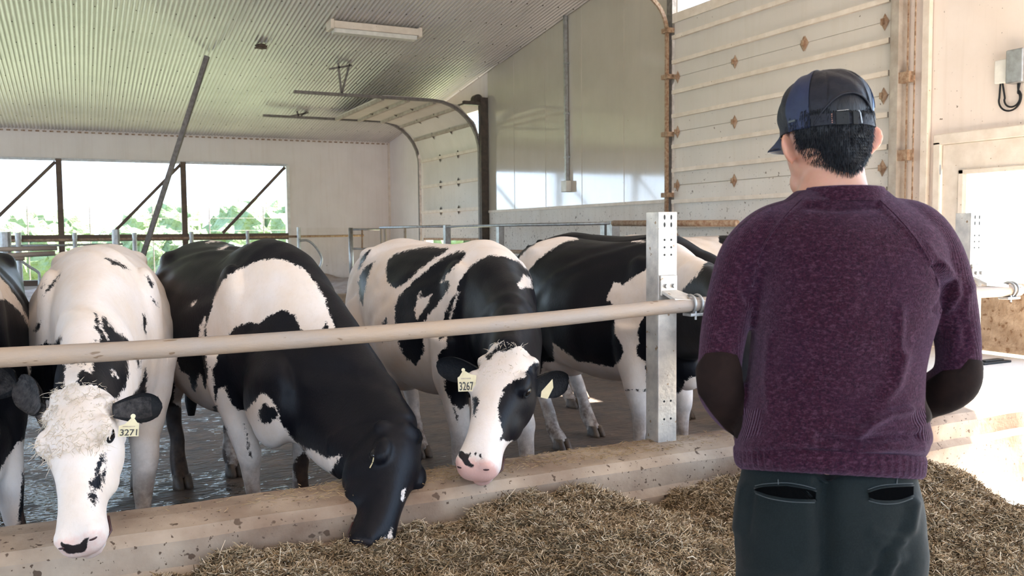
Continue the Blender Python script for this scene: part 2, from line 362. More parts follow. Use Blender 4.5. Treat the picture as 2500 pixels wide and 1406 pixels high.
# ---- person door + window
root=empty('entry_door',(XW-.02,5.08,.42),'cream half-glazed entry door in the right wall, frame speckled with dirt','door')
b=MB(); b.box((XW-.05,4.55,2.27),(XW+.08,5.66,2.37)); b.box((XW-.05,5.585,.401),(XW+.08,5.66,2.3)); b.box((XW-.05,4.47,.401),(XW+.08,4.56,2.3)); b.build('door_frame',MAT['door_frame'],root,bevel=.008)
b=MB(); b.box((XW-.02,4.57,.42),(XW+.03,5.575,1.02)); b.box((XW-.02,4.57,2.0),(XW+.03,5.575,2.265)); b.box((XW-.02,5.36,1.02),(XW+.03,5.575,2.0)); b.box((XW-.02,4.57,1.02),(XW+.03,4.68,2.0)); leaf=b.build('door_leaf',MAT['door_frame'],root)
b=MB(); b.box((XW-.04,4.66,.99),(XW+.02,5.40,1.03)); b.box((XW-.04,4.66,1.99),(XW+.02,5.40,2.03)); b.box((XW-.04,5.35,1.0),(XW+.02,5.40,2.03)); b.box((XW-.04,4.66,1.0),(XW+.02,4.71,2.03)); b.build('glazing_bead',MAT['door_frame'],root,bevel=.005)
m,nt,bb=newmat('clear_glass'); bb.inputs['Transmission Weight'].default_value=1; bb.inputs['Roughness'].default_value=0; bb.inputs['IOR'].default_value=1.45; bb.inputs['Base Color'].default_value=(1,1,1,1); MAT['glass']=m
MB().box((XW+.004,4.68,1.02),(XW+.008,5.36,2.0)).build('glass_pane',MAT['glass'],root)
for z in(.75,2.0,1.4): MB().tube([(XW-.04,5.585,z),(XW-.04,5.585,z+.09)],.008).build('hinge',MAT['galv'],root)
MB().box((XW-.024,4.6,.42),(XW-.018,5.55,.96)).build('splattered_kick_panel',mat('splattered_kick_plate',(.50,.36,.24),(.30,.19,.11),9,.8,0,.5,40,spots=[(18,.6)],spotcol=(.22,.12,.06),bdist=.02),root)['label']='brown mud-splattered lower panel'
b=MB().box((XW-.09,5.64,2.34),(XW-.0,5.95,2.39)); 
# raised pale concrete landing inside that door
o=MB().box((4.62,3.62,0.013),(XW-.06,5.62,.40)).build('concrete_landing',MAT['concrete_pale'],bevel=.015)
tag(o,'pale sunlit raised concrete landing in front of the entry door','landing')
c=PL(2420,886,2,.4); o=MB().box(c+A(-.17,-.06,0.001),c+A(.17,.06,.018)).box(c+A(-.11,-.03,.018),c+A(.12,.03,.03)).build('boot_mat',MAT['black'],bevel=.004)
tag(o,'small flat dark mat lying on the pale landing by the door','mat')
# electrical box at right with looping cable
root=empty('electrical_box',(XW,4.85,2.85),'grey electrical box with looped cable high on the near right wall','electrical box')
MB().box((XW-.10,4.78,2.72),(XW-.0,4.93,3.0)).build('box_cover',MAT['galv'],root,bevel=.01)
MB().box((XW-.06,4.93,2.74),(XW-.0,5.06,2.94)).build('junction_box',MAT['white_plastic'],root,bevel=.008)
for r0,yy in((.1,4.96),(.07,4.94)):
    pts=[(XW-.03,yy+.06,2.74)]+[(XW-.03,yy-.03+r0*math.cos(a),2.6+r0*math.sin(a)) for a in np.linspace(.3,-3.9,16)]+[(XW-.03,yy-.1,2.74)]
    MB().tube(catmull(pts,3),.008,8).build('cable',MAT['black'],root)
# conduit with box on the glossy wall
root=empty('electrical_conduit',(XW-.03,12.5,2.17),'grey vertical conduit ending in a small box on the glossy wall','conduit')
MB().bar((XW-.04,12.5,2.3),(XW-.04,12.53,zr(12.5)+.0),.055,.045).build('conduit_channel',MAT['galv'],root)
MB().box((XW-.1,12.42,2.15),(XW,12.59,2.33)).build('outlet_box',MAT['white_plastic'],root,bevel=.008)
for z in(2.7,3.4,4.2): MB().box((XW-.065,12.465,z),(XW,12.56,z+.03)).build('strap',MAT['galv'],root)
# ---- far sectional door, partly raised: vertical part, curve, horizontal part under tracks
root=empty('raised_sectional_door',(XW-.1,17.4,1.35),'far white overhead door half raised, its top sections curving along ceiling tracks','door')
yA,yB=15.78,19.02; xd=XW-.06
prof=[(xd,1.40)]; Rr=.95; zc=3.20-.05
path=[(xd,1.38),(xd,1.98),(xd,2.55),(xd,3.13),(xd-.16,3.62),(xd-.50,3.93),(xd-.98,4.02),(xd-1.5,4.03),(xd-2.0,4.03)]
seg=list(zip(path[:-1],path[1:]))
for (p,q) in seg:
    b=MB(); d=nrm(A(q[0]-p[0],0,q[1]-p[1])); g=d*.008
    nn=A(d[2],0,-d[0])*.022; pp=A(p[0],0,p[1]); qq=A(q[0],0,q[1]); ya=A(0,yA,0); yb=A(0,yB,0); b.loft([[pp+ya+nn,pp+ya-nn,pp+yb-nn,pp+yb+nn],[qq+ya+nn,qq+ya-nn,qq+yb-nn,qq+yb+nn]])
    o=b.build('door_section',MAT['doorpanel'],root)
    n=A(-d[2],0,d[0]); 
    if n[0]>0: n=-n
    if abs(d[0])>.9: n=A(0,0,-1)
    MB().bar(A(q[0],yA,q[1])+n*.045,A(q[0],yB,q[1])+n*.045,.06,.06).build('stiffening_rib',MAT['track_cream'] if d[0]<-.3 else MAT['door_frame'],root)
    if q is not path[-1]:
        for y in(16.9,17.9):
            c=A(q[0],y,q[1])+n*.04; V=[c+A(0,-.07,0),c+d*.1,c+A(0,.07,0),c-d*.1,c+n*.04]
            MB().add(V,[(0,1,4),(1,2,4),(2,3,4),(3,0,4),(0,3,2,1)]).build('door_hinge',MAT['darksteel'],root)
MB().bar((xd,yA,1.37),(xd,yB,1.37),.06,.05).build('bottom_seal',MAT['rust'],root)
for y,ln in((yA-.06,XW-.14-.95-PL(718,244,1,yA-.06)[0]),(yB+.06,XW-.14-.95-PL(643,315,1,yB+.06)[0])):
    pts=[(xd-.08,y,0),(xd-.08,y,3.05)]+[(xd-.08-.95+.95*math.cos(a),y,3.05+.95*math.sin(a)) for a in np.linspace(.15,math.pi/2,8)]+[(xd-1.03-ln,y,4.0)]
    b=MB()
    for p,q in zip(pts[:-1],pts[1:]): b.bar(p,q,.05,.08,(0,1,0) )
    b.build('track',MAT['brace'],root)
# hangers from ceiling to tracks
for y,x in((yA-.06,PL(834,247,1,yA-.06)[0]),(yB+.06,PL(731,310,1,yB+.06)[0])):
    zt=4.0; b=MB(); b.bar((x,y,zt),(x-.05,y,zr(y)),.05,.03); b.bar((x+.0,y,zt),(x+.16,y,zr(y)),.05,.03); b.bar((x-.22,y,zr(y)-.12),(x+.2,y,zr(y)-.02),.05,.03); b.build('track_hanger',MAT['brace'],root)
# jamb column right of that door with torsion spring drum
MB().box((XW-.16,15.60,0),(XW-.01,15.72,4.1)).build('jamb_column',MAT['darksteel'],root)
MB().tube([(XW-.14,15.62,4.08),(XW-.14,19.2,4.12)],.025,8).build('torsion_shaft',MAT['darksteel'],root)
MB().tube([(XW-.14,15.75,4.08),(XW-.14,15.9,4.08)],.10,16).build('cable_drum',MAT['darksteel'],root)
MB().box((XW-.5,15.62,3.95),(XW-.05,15.70,4.02)).build('shaft_bracket',MAT['darksteel'],root)
# ---- fluorescent fixture
zc=4.78; c=P(915,55,14.0); zc=zr(c[1])
root=empty('ceiling_light',(c[0],c[1],zc-.18),'long white enclosed fluorescent light fixed under the corrugated ceiling','ceiling light')
w2=.72
b=MB(); b.loft([[ (x,c[1]-.14,zc-.02),(x,c[1]+.14,zc-.05),(x,c[1]+.14,zc-.13),(x,c[1]-.14,zc-.13)] for x in(c[0]-w2,c[0]+w2)]); b.build('housing',MAT['door_frame'],root,bevel=.01)
b=MB(); b.loft([[ (x,c[1]-.11,zc-.13),(x,c[1]+.11,zc-.13),(x,c[1]+.08,zc-.19),(x,c[1]-.08,zc-.19)] for x in(c[0]-w2+.04,c[0]+w2-.04)]); b.build('diffuser',MAT['white_plastic'],root,bevel=.008)
for sx in(-1,1): MB().box((c[0]+sx*w2-.03,c[1]-.145,zc-.15),(c[0]+sx*w2+.03,c[1]+.145,zc-.0)).build('end_cap',MAT['door_frame'],root,bevel=.01)
# bird nest
c=P(638,131,14.5); o=MB()
c[2]=zr(c[1])-.03
for k in range(60):
    a=random.random()*6.28; r=.03+.06*random.random(); p=c+A(r*math.cos(a),r*math.sin(a),-random.random()*.05); t=A(-math.sin(a),math.cos(a),random.uniform(-.4,.3))*.06
    o.tube([p-t,p+t],.006,4)
o.ell(c+A(0,0,-.02),(.08,.08,.04)); o=o.build('bird_nest',MAT['wood_dark']); tag(o,'small dark mud and straw bird nest stuck under the ceiling','nest')
# tall leaning pole from the ceiling to the stalls
p0=PL(352,615,1,16.2); p1=None
best=None
for D in np.arange(8,18,.02):
    q=P(508,130,D)
    if best is None or abs(q[2]-zr(q[1]))<best[0]: best=(abs(q[2]-zr(q[1])),q)
p1=best[1]
d=nrm(p0-p1); p0b=p0+d*(p0[2]-.3)/max(.2,-d[2])
o=MB().bar(p1+nrm(p0b-p1)*.05,p0b,.075,.075).build('leaning_pole',MAT['brace']); tag(o,'long grey pole slanting from the ceiling down behind the cows','pole')
# ---- exterior: pasture, trees, fence stakes
struct(MB().box((-260,YW+.3,-.6),(260,400,-.5)).box((XW+.3,-90,-.6),(260,YW+.3,-.5)).build('ground_outside',MAT['grass'],loc=(0,30,-.5)))
struct(MB().box((XW+.18,-8,-.2),(XW+12,6.2,-.02)).box((2.0,YN-9,-.2),(XW+.3,YN,-.02)).build('apron',MAT['concrete_pale'],loc=(XW,0,0)))
def blob_tree(x,y,h,wd,seed):
    r=np.random.default_rng(seed); b=MB()
    for k in range(16):
        a=r.random()*6.28; rr=wd*.5*r.random(); zz=h*(.35+.5*r.random())
        c=A(x+rr*math.cos(a),y+rr*math.sin(a)*.6,zz); s=wd*(.16+.14*r.random())
        bm=bmesh.new(); bmesh.ops.create_icosphere(bm,subdivisions=3,radius=1)
        V=np.array([v.co[:] for v in bm.verts]); F_=[[v.index for v in f.verts] for f in bm.faces]; bm.free()
        ph=r.random(3)*6; nn=1+.16*np.sin(V@A(5,3,4)+ph[0])+.14*np.sin(V@A(-7,9,5)+ph[1])+.10*r.random(len(V))
        b.add(c+V*nn[:,None]*s,F_)
    return b
for k,x in enumerate(np.arange(-34,62,10.8)):
    y=112+9*math.sin(k*2.3); h=3.4+.7*math.sin(k*1.7)+.4*math.sin(k*4.1); x=x+1.0*math.sin(k*3.1)
    root=empty('tree',(x,y,-.5),'pale green leafy tree in the hazy tree line beyond the pasture','tree','trees beyond the pasture')
    blob_tree(x,y,h,8.5,k+3).build('foliage',MAT['leaf'],root)
    MB().tube([(x,y,-.5),(x+.2,y,h*.55)],[.3,.15],8).build('trunk',MAT['trunk'],root)
for k,(x,y,h,wd) in enumerate(((2.6,31,1.3,3.4),(6.2,33,2.0,3.6),(-1.8,36,1.2,4.0),(3.4,27.5,1.0,2.0))):
    o=blob_tree(x,y,h,wd,60+k).build('bush',MAT['leaf']); tag(o,['low green bush just outside the opening','taller green bush outside near the right end of the opening','wide low bush outside, left of the middle post','small bush close outside the opening'][k],'bush')
for px in(70,222,375,513,645):
    q=PL(px,600,1,24.5); o=MB().tube([(q[0],24.5,-.5),(q[0],24.5,2.25)],.018,6).build('fence_stake',MAT['brace'])
    tag(o,'thin upright metal fence stake outside, '+{70:'nearest the left edge of the view',222:'right of the left dark opening post',375:'behind the long leaning pole',513:'right of the right dark opening post',645:'nearest the right end of the opening'}[px],'stake','fence stakes outside')
for z in(1.62,1.95):
    o=MB().tube([(-8,24.5,z),(8,24.5,z)],.006,5).build('fence_wire',MAT['brace']); tag(o,'upper fence wire strung outside the opening' if z>1.8 else 'lower fence wire strung outside the opening','wire')
# ================================================================== FEED CURB, POSTS, NECK RAIL
b=MB(); ys=[(3.48,.0),(3.48,.47),(3.46,.5),(3.33,.505),(3.22,.485),(3.185,.45),(3.185,.36),(3.15,.33),(3.14,.0)]
xs=np.arange(-4.2,7.21,.06); rings=[]
for x in xs:
    rings.append([(x,y+.003*math.sin(x*1.3)+.0015*math.sin(x*11+z*17),z+(.003*math.sin(x*2.1+y)+.0015*math.sin(x*13.7) if z>.3 else 0)) for y,z in ys])
b.loft(rings); curb=b.build('feed_curb',MAT['concrete'],smooth=False)
tag(curb,'long stained concrete feed curb running in front of the cows','curb')
b=MB()
# steel stanchion posts
def stanchion(x,label,grp='steel posts on the feed curb',full=True):
    root=empty('steel_post',(x,3.40,.5),label,'post',grp)
    z0,z1=.49,1.59; w=.105; y0,y1=3.37,3.47
    # channel: front plate (perforated), two flanges
    m_=MAT['post']
    bm=MB(); bm.box((x-.012,y0,z0),(x+w-.012,y0+.007,z1)); bm.box((x-.012,y0+.007,z0),(x-.004,y1,z1)); bm.box((x+w-.02,y0+.007,z0),(x+w-.012,y1,z1)); bm.build('channel_web',m_,root,bevel=.002)
    for z,sl in((1.565,1),(1.53,1),(1.46,0),(1.425,0),(1.39,0),(.70,0),(.615,0)):
        for dx in(.022,.06):
            cx=x+dx
            MB().loft([[ (cx+.0055*math.cos(a),yy,z+(.012 if sl else .0055)*math.sin(a)) for a in np.linspace(0,2*math.pi,12,endpoint=False)] for yy in(y0-.0006,y0+.0004)]).build('slot_hole',MAT['black'],root)
    # rail bracket: bent plate with two bolts
    MB().box((x-.006,y0-.012,1.20),(x+w-.018,y0-.001,1.295)).build('bracket_plate',m_,root,bevel=.003)
    MB().add([(x-.0,y0-.012,1.225),(x+.085,y0-.012,1.225),(x+.19,3.27,1.175),(x+.02,3.285,1.19),(x-.0,y0-.012,1.21),(x+.085,y0-.012,1.21),(x+.19,3.27,1.16),(x+.02,3.285,1.175)],[(0,1,2,3),(7,6,5,4),(0,4,5,1),(1,5,6,2),(2,6,7,3),(3,7,4,0)]).build('bracket_arm',m_,root)
    for dx in(.022,.065): MB().tube([(x+dx,y0-.026,1.245),(x+dx,y0-.01,1.245)],.011,6).build('bolt',MAT['galv'],root)
stanchion(2.43,'pale perforated steel post standing on the curb left of the person')
stanchion(4.60,'weathered steel post seen right of the person against the door glass')
pr=[PL(-120,880,1,3.3),PL(0,873,1,3.3),PL(400,851,1,3.3),PL(850,820,1,3.3),PL(1300,783,1,3.3),PL(1700,743,1,3.3)]
pr=[p for p in pr]; pr[-1][2]=pr[-1][2]
pr=[A(-1.6,3.3,pr[0][2]-.01)]+pr+[A(3.4,3.3,1.145),A(4.2,3.3,1.14),PL(2488,708,1,3.3)]
root=empty('neck_rail',(1.5,3.3,1.1),'long scuffed steel pipe rail crossing in front of the cows','rail')
MB().tube(catmull(pr,5),.0335,20).build('rail_pipe',MAT['galv_dirty'],root,smooth=True)
for px,y,dx in((1697,742,0),(2462,707,.0)):
    c=PL(px,y,1,3.3); 
    for d in(-.028,.012) if px<2000 else (0,.03):
        MB().tube([c+A(d,.043*math.cos(a),.043*math.sin(a)) for a in np.linspace(0,2*math.pi,20,endpoint=False)],.006,8,closed=True).build('pipe_clamp',MAT['galv'],root,smooth=True)
    MB().box(c+A(-.05,-.035,-.055),c+A(.06,.03,-.04)).build('clamp_seat',MAT['galv'],root,bevel=.003)
    MB().tube([c+A(-.02,-.03,-.07),c+A(-.02,-.03,-.03)],.006,6).build('clamp_bolt',MAT['galv'],root)
# ================================================================== STALL DIVIDERS, GATE AND FENCES at the back
def big_post(px,yt,Y,zb,wd,label,cat='post',grp=None,mt='galv'):
    t=PL(px,yt,1,Y); r=wd*t[1]/FPX*.45
    o=MB().tube([(t[0],Y,zb),(t[0],Y,t[2])],max(.03,wd/2*proj([t])[1][0]/FPX),14).build('stall_post',MAT[mt],smooth=False); return tag(o,label,cat,grp)
big_post(12,566,15.5,0,26,'wide pale round post at the far left of the stalls'); big_post(282,560,15.5,0,18,'wide pale post behind the white-faced cow')
for i,px in enumerate((44,182,328,467,604,729)):
    big_post(px,[568,568,568,566,563,555][i],19.0,.25,[14,11,11,10,8,9][i],['thin galvanised stall post beside the wide pale post at far left','thin galvanised stall post against the opening, above the white cow','thin galvanised stall post crossed by the leaning pole','thin galvanised stall post just right of the dark middle window post','thin galvanised stall post near the diagonal brace at right','thin galvanised stall post in front of the pale wall with a curved loop'][i],grp='stall posts at the back')
def pipe(name,pts,r,label,cat,mt='galv',k=5,grp=None):
    o=MB().tube(catmull(pts,k) if len(pts)>2 else pts,r,10).build(name,MAT[mt],smooth=True); return tag(o,label,cat,grp)
pipe('stall_rail',[PL(-20,601,1,19.0),PL(300,596,1,19.0)],.022,'lower galvanised stall pipe at far left of the stalls','rail')
pipe('stall_rail',[PL(-20,588,1,19.05),PL(888,575,1,19.05)],.025,'thin brown pipe running along the tops of the stalls','rail','rust')
pipe('stall_rail',[PL(-20,609,1,15.3),PL(140,606,1,15.3)],.035,'pale thick stall pipe fixed to the leftmost post','rail','galv_dirty')
pipe('stall_rail',[PL(-20,626,1,15.25),PL(135,618,1,15.25)],.04,'second pale thick pipe, lower on the leftmost post','rail','galv_dirty')
pipe('stall_rail',[PL(-20,634,1,15.25),PL(60,631,1,15.25)],.03,'lowest short pipe on the leftmost post','rail','galv_dirty')
for pxs,lab in(([(730,588),(750,587),(768,600),(784,625),(783,648),(765,672),(756,682)],'curved galvanised stall loop in front of the pale back wall'),
               ([(45,631),(70,650),(90,662),(96,672),(96,700)],'bent stall divider pipe behind the leftmost cow')):
    pipe('stall_loop',[PL(x,y,1,18.9) for x,y in pxs],.026,lab,'stall divider')
# gate near the back corner
def gate(Yg,px0,px1,label):
    root=empty('pipe_gate',(PL(px0,600,1,Yg)[0],Yg,.3),label,'gate')
    t=PL(px0+4,556,1,Yg); MB().tube([(t[0],Yg,.33),(t[0],Yg,t[2])],.045,12).build('gate_post',MAT['galv'],root,smooth=True)
    for y in(560,607,648):
        a=PL(px0+4,y,1,Yg); c=PL(px1,y+(0 if y<580 else 1),1,Yg); MB().tube([a,c],.02,8).build('gate_rail',MAT['galv'],root,smooth=True)
    a=PL(884,560,1,Yg); c=PL(884,607,1,Yg); MB().tube([a,c],.02,8).build('gate_latch_bar',MAT['rust'],root)
    return root
gate(17.3,852,930,'galvanised pipe gate with three rails near the back corner')
# long fence along the right wall
root=empty('pipe_fence',(6.2,12,0),'galvanised pipe fence with square posts along the glossy right wall','fence')
def fp(px,ytop,wid,X=6.1):
    t=PL(px,ytop,0,X); MB().box((X-wid/2,t[1]-wid/2,0),(X+wid/2,t[1]+wid/2,t[2])).build('fence_post',MAT['galv'],root,bevel=.005)
fp(1091,549,.11); fp(1221,547,.10); fp(1478,540,.10); fp(1497,540,.12)
MB().tube([PL(1091,554,0,6.05),PL(1221,550,0,6.05),PL(1490,545,0,6.05)],.022,8).build('fence_rail',MAT['galv'],root,smooth=True)
MB().tube([PL(1497,545,0,6.0),PL(1800,545,0,6.0)],.035,8).build('fence_rail',MAT['rust'],root,smooth=True)
MB().tube([PL(1225,614,0,6.05),PL(1490,618,0,6.05)],.03,8).build('fence_rail',MAT['rust'],root,smooth=True)
a=PL(928,556,1,17.25); c=PL(1091,552,0,6.1)
MB().tube([a,c],.025,8).build('fence_rail',MAT['galv'],root,smooth=True)
for px in(930,941,992): 
    t=a+(c-a)*((px-928)/163); MB().tube([(t[0],t[1],.36 if t[1]>16.7 else 0),t],.028 if px!=930 else .02,8).build('fence_upright',MAT['galv_dirty'],root)
# ================================================================== ORGANIC HELPERS
def ringpts(c,u,v,n=28,eu=1.,ev=1.,vtop=None):
    """closed ring around c: u side vector (scaled), v up vector (scaled)"""
    out=[]
    for k in range(n):
        a=2*math.pi*k/n; ca,sa=math.cos(a),math.sin(a)
        x=math.copysign(abs(ca)**eu,ca); y=math.copysign(abs(sa)**ev,sa)
        out.append(c+u*x+v*y)
    return out
def remesh(mb,voxel,adapt=0):
    V,Fs=mb.arrays(); me=bpy.data.meshes.new('tmp'); me.from_pydata(V.tolist(),[],Fs); me.update()
    o=bpy.data.objects.new('tmp',me); S.collection.objects.link(o)
    bm=bmesh.new(); bm.from_mesh(me); bmesh.ops.recalc_face_normals(bm,faces=bm.faces); bm.to_mesh(me); bm.free()
    r=o.modifiers.new('r','REMESH'); r.mode='VOXEL'; r.voxel_size=voxel
    dg=bpy.context.evaluated_depsgraph_get(); ev=o.evaluated_get(dg); m2=ev.to_mesh()
    n=len(m2.vertices); co=np.empty(n*3); m2.vertices.foreach_get('co',co); co=co.reshape(-1,3)
    F_=[tuple(p.vertices) for p in m2.polygons]
    ev.to_mesh_clear(); bpy.data.objects.remove(o); bpy.data.meshes.remove(me)
    return co,F_
def edges_of(Fs):
    q=np.array([f for f in Fs if len(f)==4]); t=[f for f in Fs if len(f)==3]
    E=[np.stack([q[:,i],q[:,(i+1)%4]],1) for i in range(4)] if len(q) else []
    if t: t=np.array(t); E+=[np.stack([t[:,i],t[:,(i+1)%3]],1) for i in range(3)]
    E=np.concatenate(E); E.sort(1); return np.unique(E,axis=0)
def smooth(V,E,it,lam=.5,mu=-.52,w=None):
    n=len(V); deg=np.bincount(E.ravel(),minlength=n).astype(float); deg[deg==0]=1
    for k in range(it):
        for l in(lam,mu):
            acc=np.stack([np.bincount(E[:,0],V[E[:,1],i],n)+np.bincount(E[:,1],V[E[:,0],i],n) for i in range(3)],1)/deg[:,None]
            d=(acc-V)*l
            V=V+(d if w is None else d*w[:,None])
    return V
def vnormals(V,Fs):
    q=np.array([f if len(f)==4 else (*f,f[2]) for f in Fs]); a,b,c,d=(V[q[:,i]] for i in range(4))
    fn=np.cross(c-a,d-b); N=np.zeros_like(V)
    for i in range(4): 
        for k in range(3): N[:,k]+=np.bincount(q[:,i],fn[:,k],len(V))
    return N/np.maximum(np.linalg.norm(N,axis=1),1e-9)[:,None]
def sdpoly(Q,poly):
    """signed distance in px, positive inside"""
    p=np.array(poly,float); d=np.full(len(Q),1e9); ins=np.zeros(len(Q),bool)
    for i in range(len(p)):
        a=p[i]; b=p[(i+1)%len(p)]; ab=b-a; t=np.clip(((Q-a)@ab)/max(ab@ab,1e-9),0,1)
        d=np.minimum(d,np.linalg.norm(Q-a-t[:,None]*ab,axis=1))
        c=((p[i][1]>Q[:,1])!=(b[1]>Q[:,1])); 
        if abs(ab[1])>1e-9: ins^= c&(Q[:,0]<a[0]+(Q[:,1]-a[1])*ab[0]/ab[1])
    return np.where(ins,d,-d)
def sdline(Q,pts):
    p=np.array(pts,float); d=np.full(len(Q),1e9)
    for i in range(len(p)-1):
        a=p[i];ab=p[i+1]-a; t=np.clip(((Q-a)@ab)/max(ab@ab,1e-9),0,1); d=np.minimum(d,np.linalg.norm(Q-a-t[:,None]*ab,axis=1))
    return d
def cv(ox,oy,s,pts): return [(ox+x/s,oy+y/s) for x,y in pts]
c5=lambda *p: cv(0,560,1.662,p)
c6=lambda *p: cv(350,560,1.6614,p)
c7=lambda *p: cv(850,550,2.1633,p)
c8=lambda *p: cv(1200,520,2.3433,p)
c4=lambda *p: cv(1040,820,3.905,p)
def setattr_(me,name,arr):
    a=me.attributes.new(name,'FLOAT','POINT'); a.data.foreach_set('value',np.asarray(arr,np.float32))
# ------------------------------------------------------------------ cow coat material
def coatmat(name,white=(.78,.695,.64),black=(.0045,.0045,.007)):
    m,nt,b=newmat(name); v=pos(nt)
    at=lambda n:nd(nt,'Attribute',attribute_name=n).outputs['Fac']
    fur=noise(nt,v,34,5,.7); fine=noise(nt,v,180,3,.6)
    j=mth(nt,'ADD',at('patch'),mth(nt,'MULTIPLY',mth(nt,'SUBTRACT',fur,.5),.05))
    j=mth(nt,'ADD',j,mth(nt,'MULTIPLY',mth(nt,'SUBTRACT',fine,.5),.022))
    k=rampf(nt,j,-.0025,.0035)
    wh=mixc(nt,rampf(nt,noise(nt,v,5,5,.6),.35,.75),white,tuple(x*y for x,y in zip(white,(.93,.86,.76))))
    wh=mixc(nt,rampf(nt,noise(nt,pos(nt,(1,1,.4)),60,3,.7),.5,.75,0,.25),wh,(.62,.52,.42))
    col=mixc(nt,k,wh,black)
    col=mixc(nt,rampf(nt,mth(nt,'ADD',at('pink'),mth(nt,'MULTIPLY',mth(nt,'SUBTRACT',fur,.5),.4)),.35,.6),col,(.72,.43,.36))
    col=mixc(nt,rampf(nt,mth(nt,'ADD',at('nose'),mth(nt,'MULTIPLY',mth(nt,'SUBTRACT',fur,.5),.015)),-.001,.002),col,(.022,.016,.016))
    dn=mth(nt,'MULTIPLY',at('mud'),rampf(nt,noise(nt,v,16,4,.65),.3,.6,.35,1.))
    col=mixc(nt,dn,col,(.10,.06,.04))
    L(nt,col,b.inputs['Base Color']); b.inputs['Specular IOR Level'].default_value=.16
    L(nt,rampf(nt,k,0,1,.62,.40),b.inputs['Roughness'])
    b.inputs['Sheen Weight'].default_value=.008; b.inputs['Sheen Roughness'].default_value=.4
    h=mth(nt,'ADD',noise(nt,pos(nt,(1,1,.45)),120,4,.7),mth(nt,'MULTIPLY',noise(nt,v,9,3),.8)); bump(nt,b,h,.22,.008); return m
MAT['coat']=coatmat('holstein_coat')
MAT['eye']=mat('wet_dark_eye',(.012,.009,.008),None,5,.08)
MAT['hoof']=mat('muddy_hoof',(.12,.08,.05),(.06,.04,.03),20,.6,0,.4,40)
MAT['ear_black']=mat('black_ear_hair',(.005,.005,.007),(.012,.012,.013),60,.7,0,.6,150,bdist=.006,spec=.25)
MAT['ear_pale']=mat('pale_ear_hair',(.62,.50,.40),(.4,.3,.25),40,.7,0,.6,150,bdist=.006)
MAT['ear_grey']=mat('fuzzy_grey_ear',(.06,.052,.05),(.015,.014,.014),50,.7,0,.8,120,bdist=.01,spec=.25)
MAT['tag']=mat('pale_yellow_tag',(.80,.68,.42),(.72,.6,.36),30,.45)
MAT['tagink']=mat('tag_ink',(.05,.045,.04),None,5,.6)
MAT['nostril']=mat('dark_nostril',(.06,.02,.02),None,5,.3)
MAT['straw']=mat('straw_stem',(.72,.60,.36),(.5,.4,.2),30,.6)
MAT['tuft']=mat('white_curly_hair',(.80,.70,.58),(.66,.55,.42),30,.75)
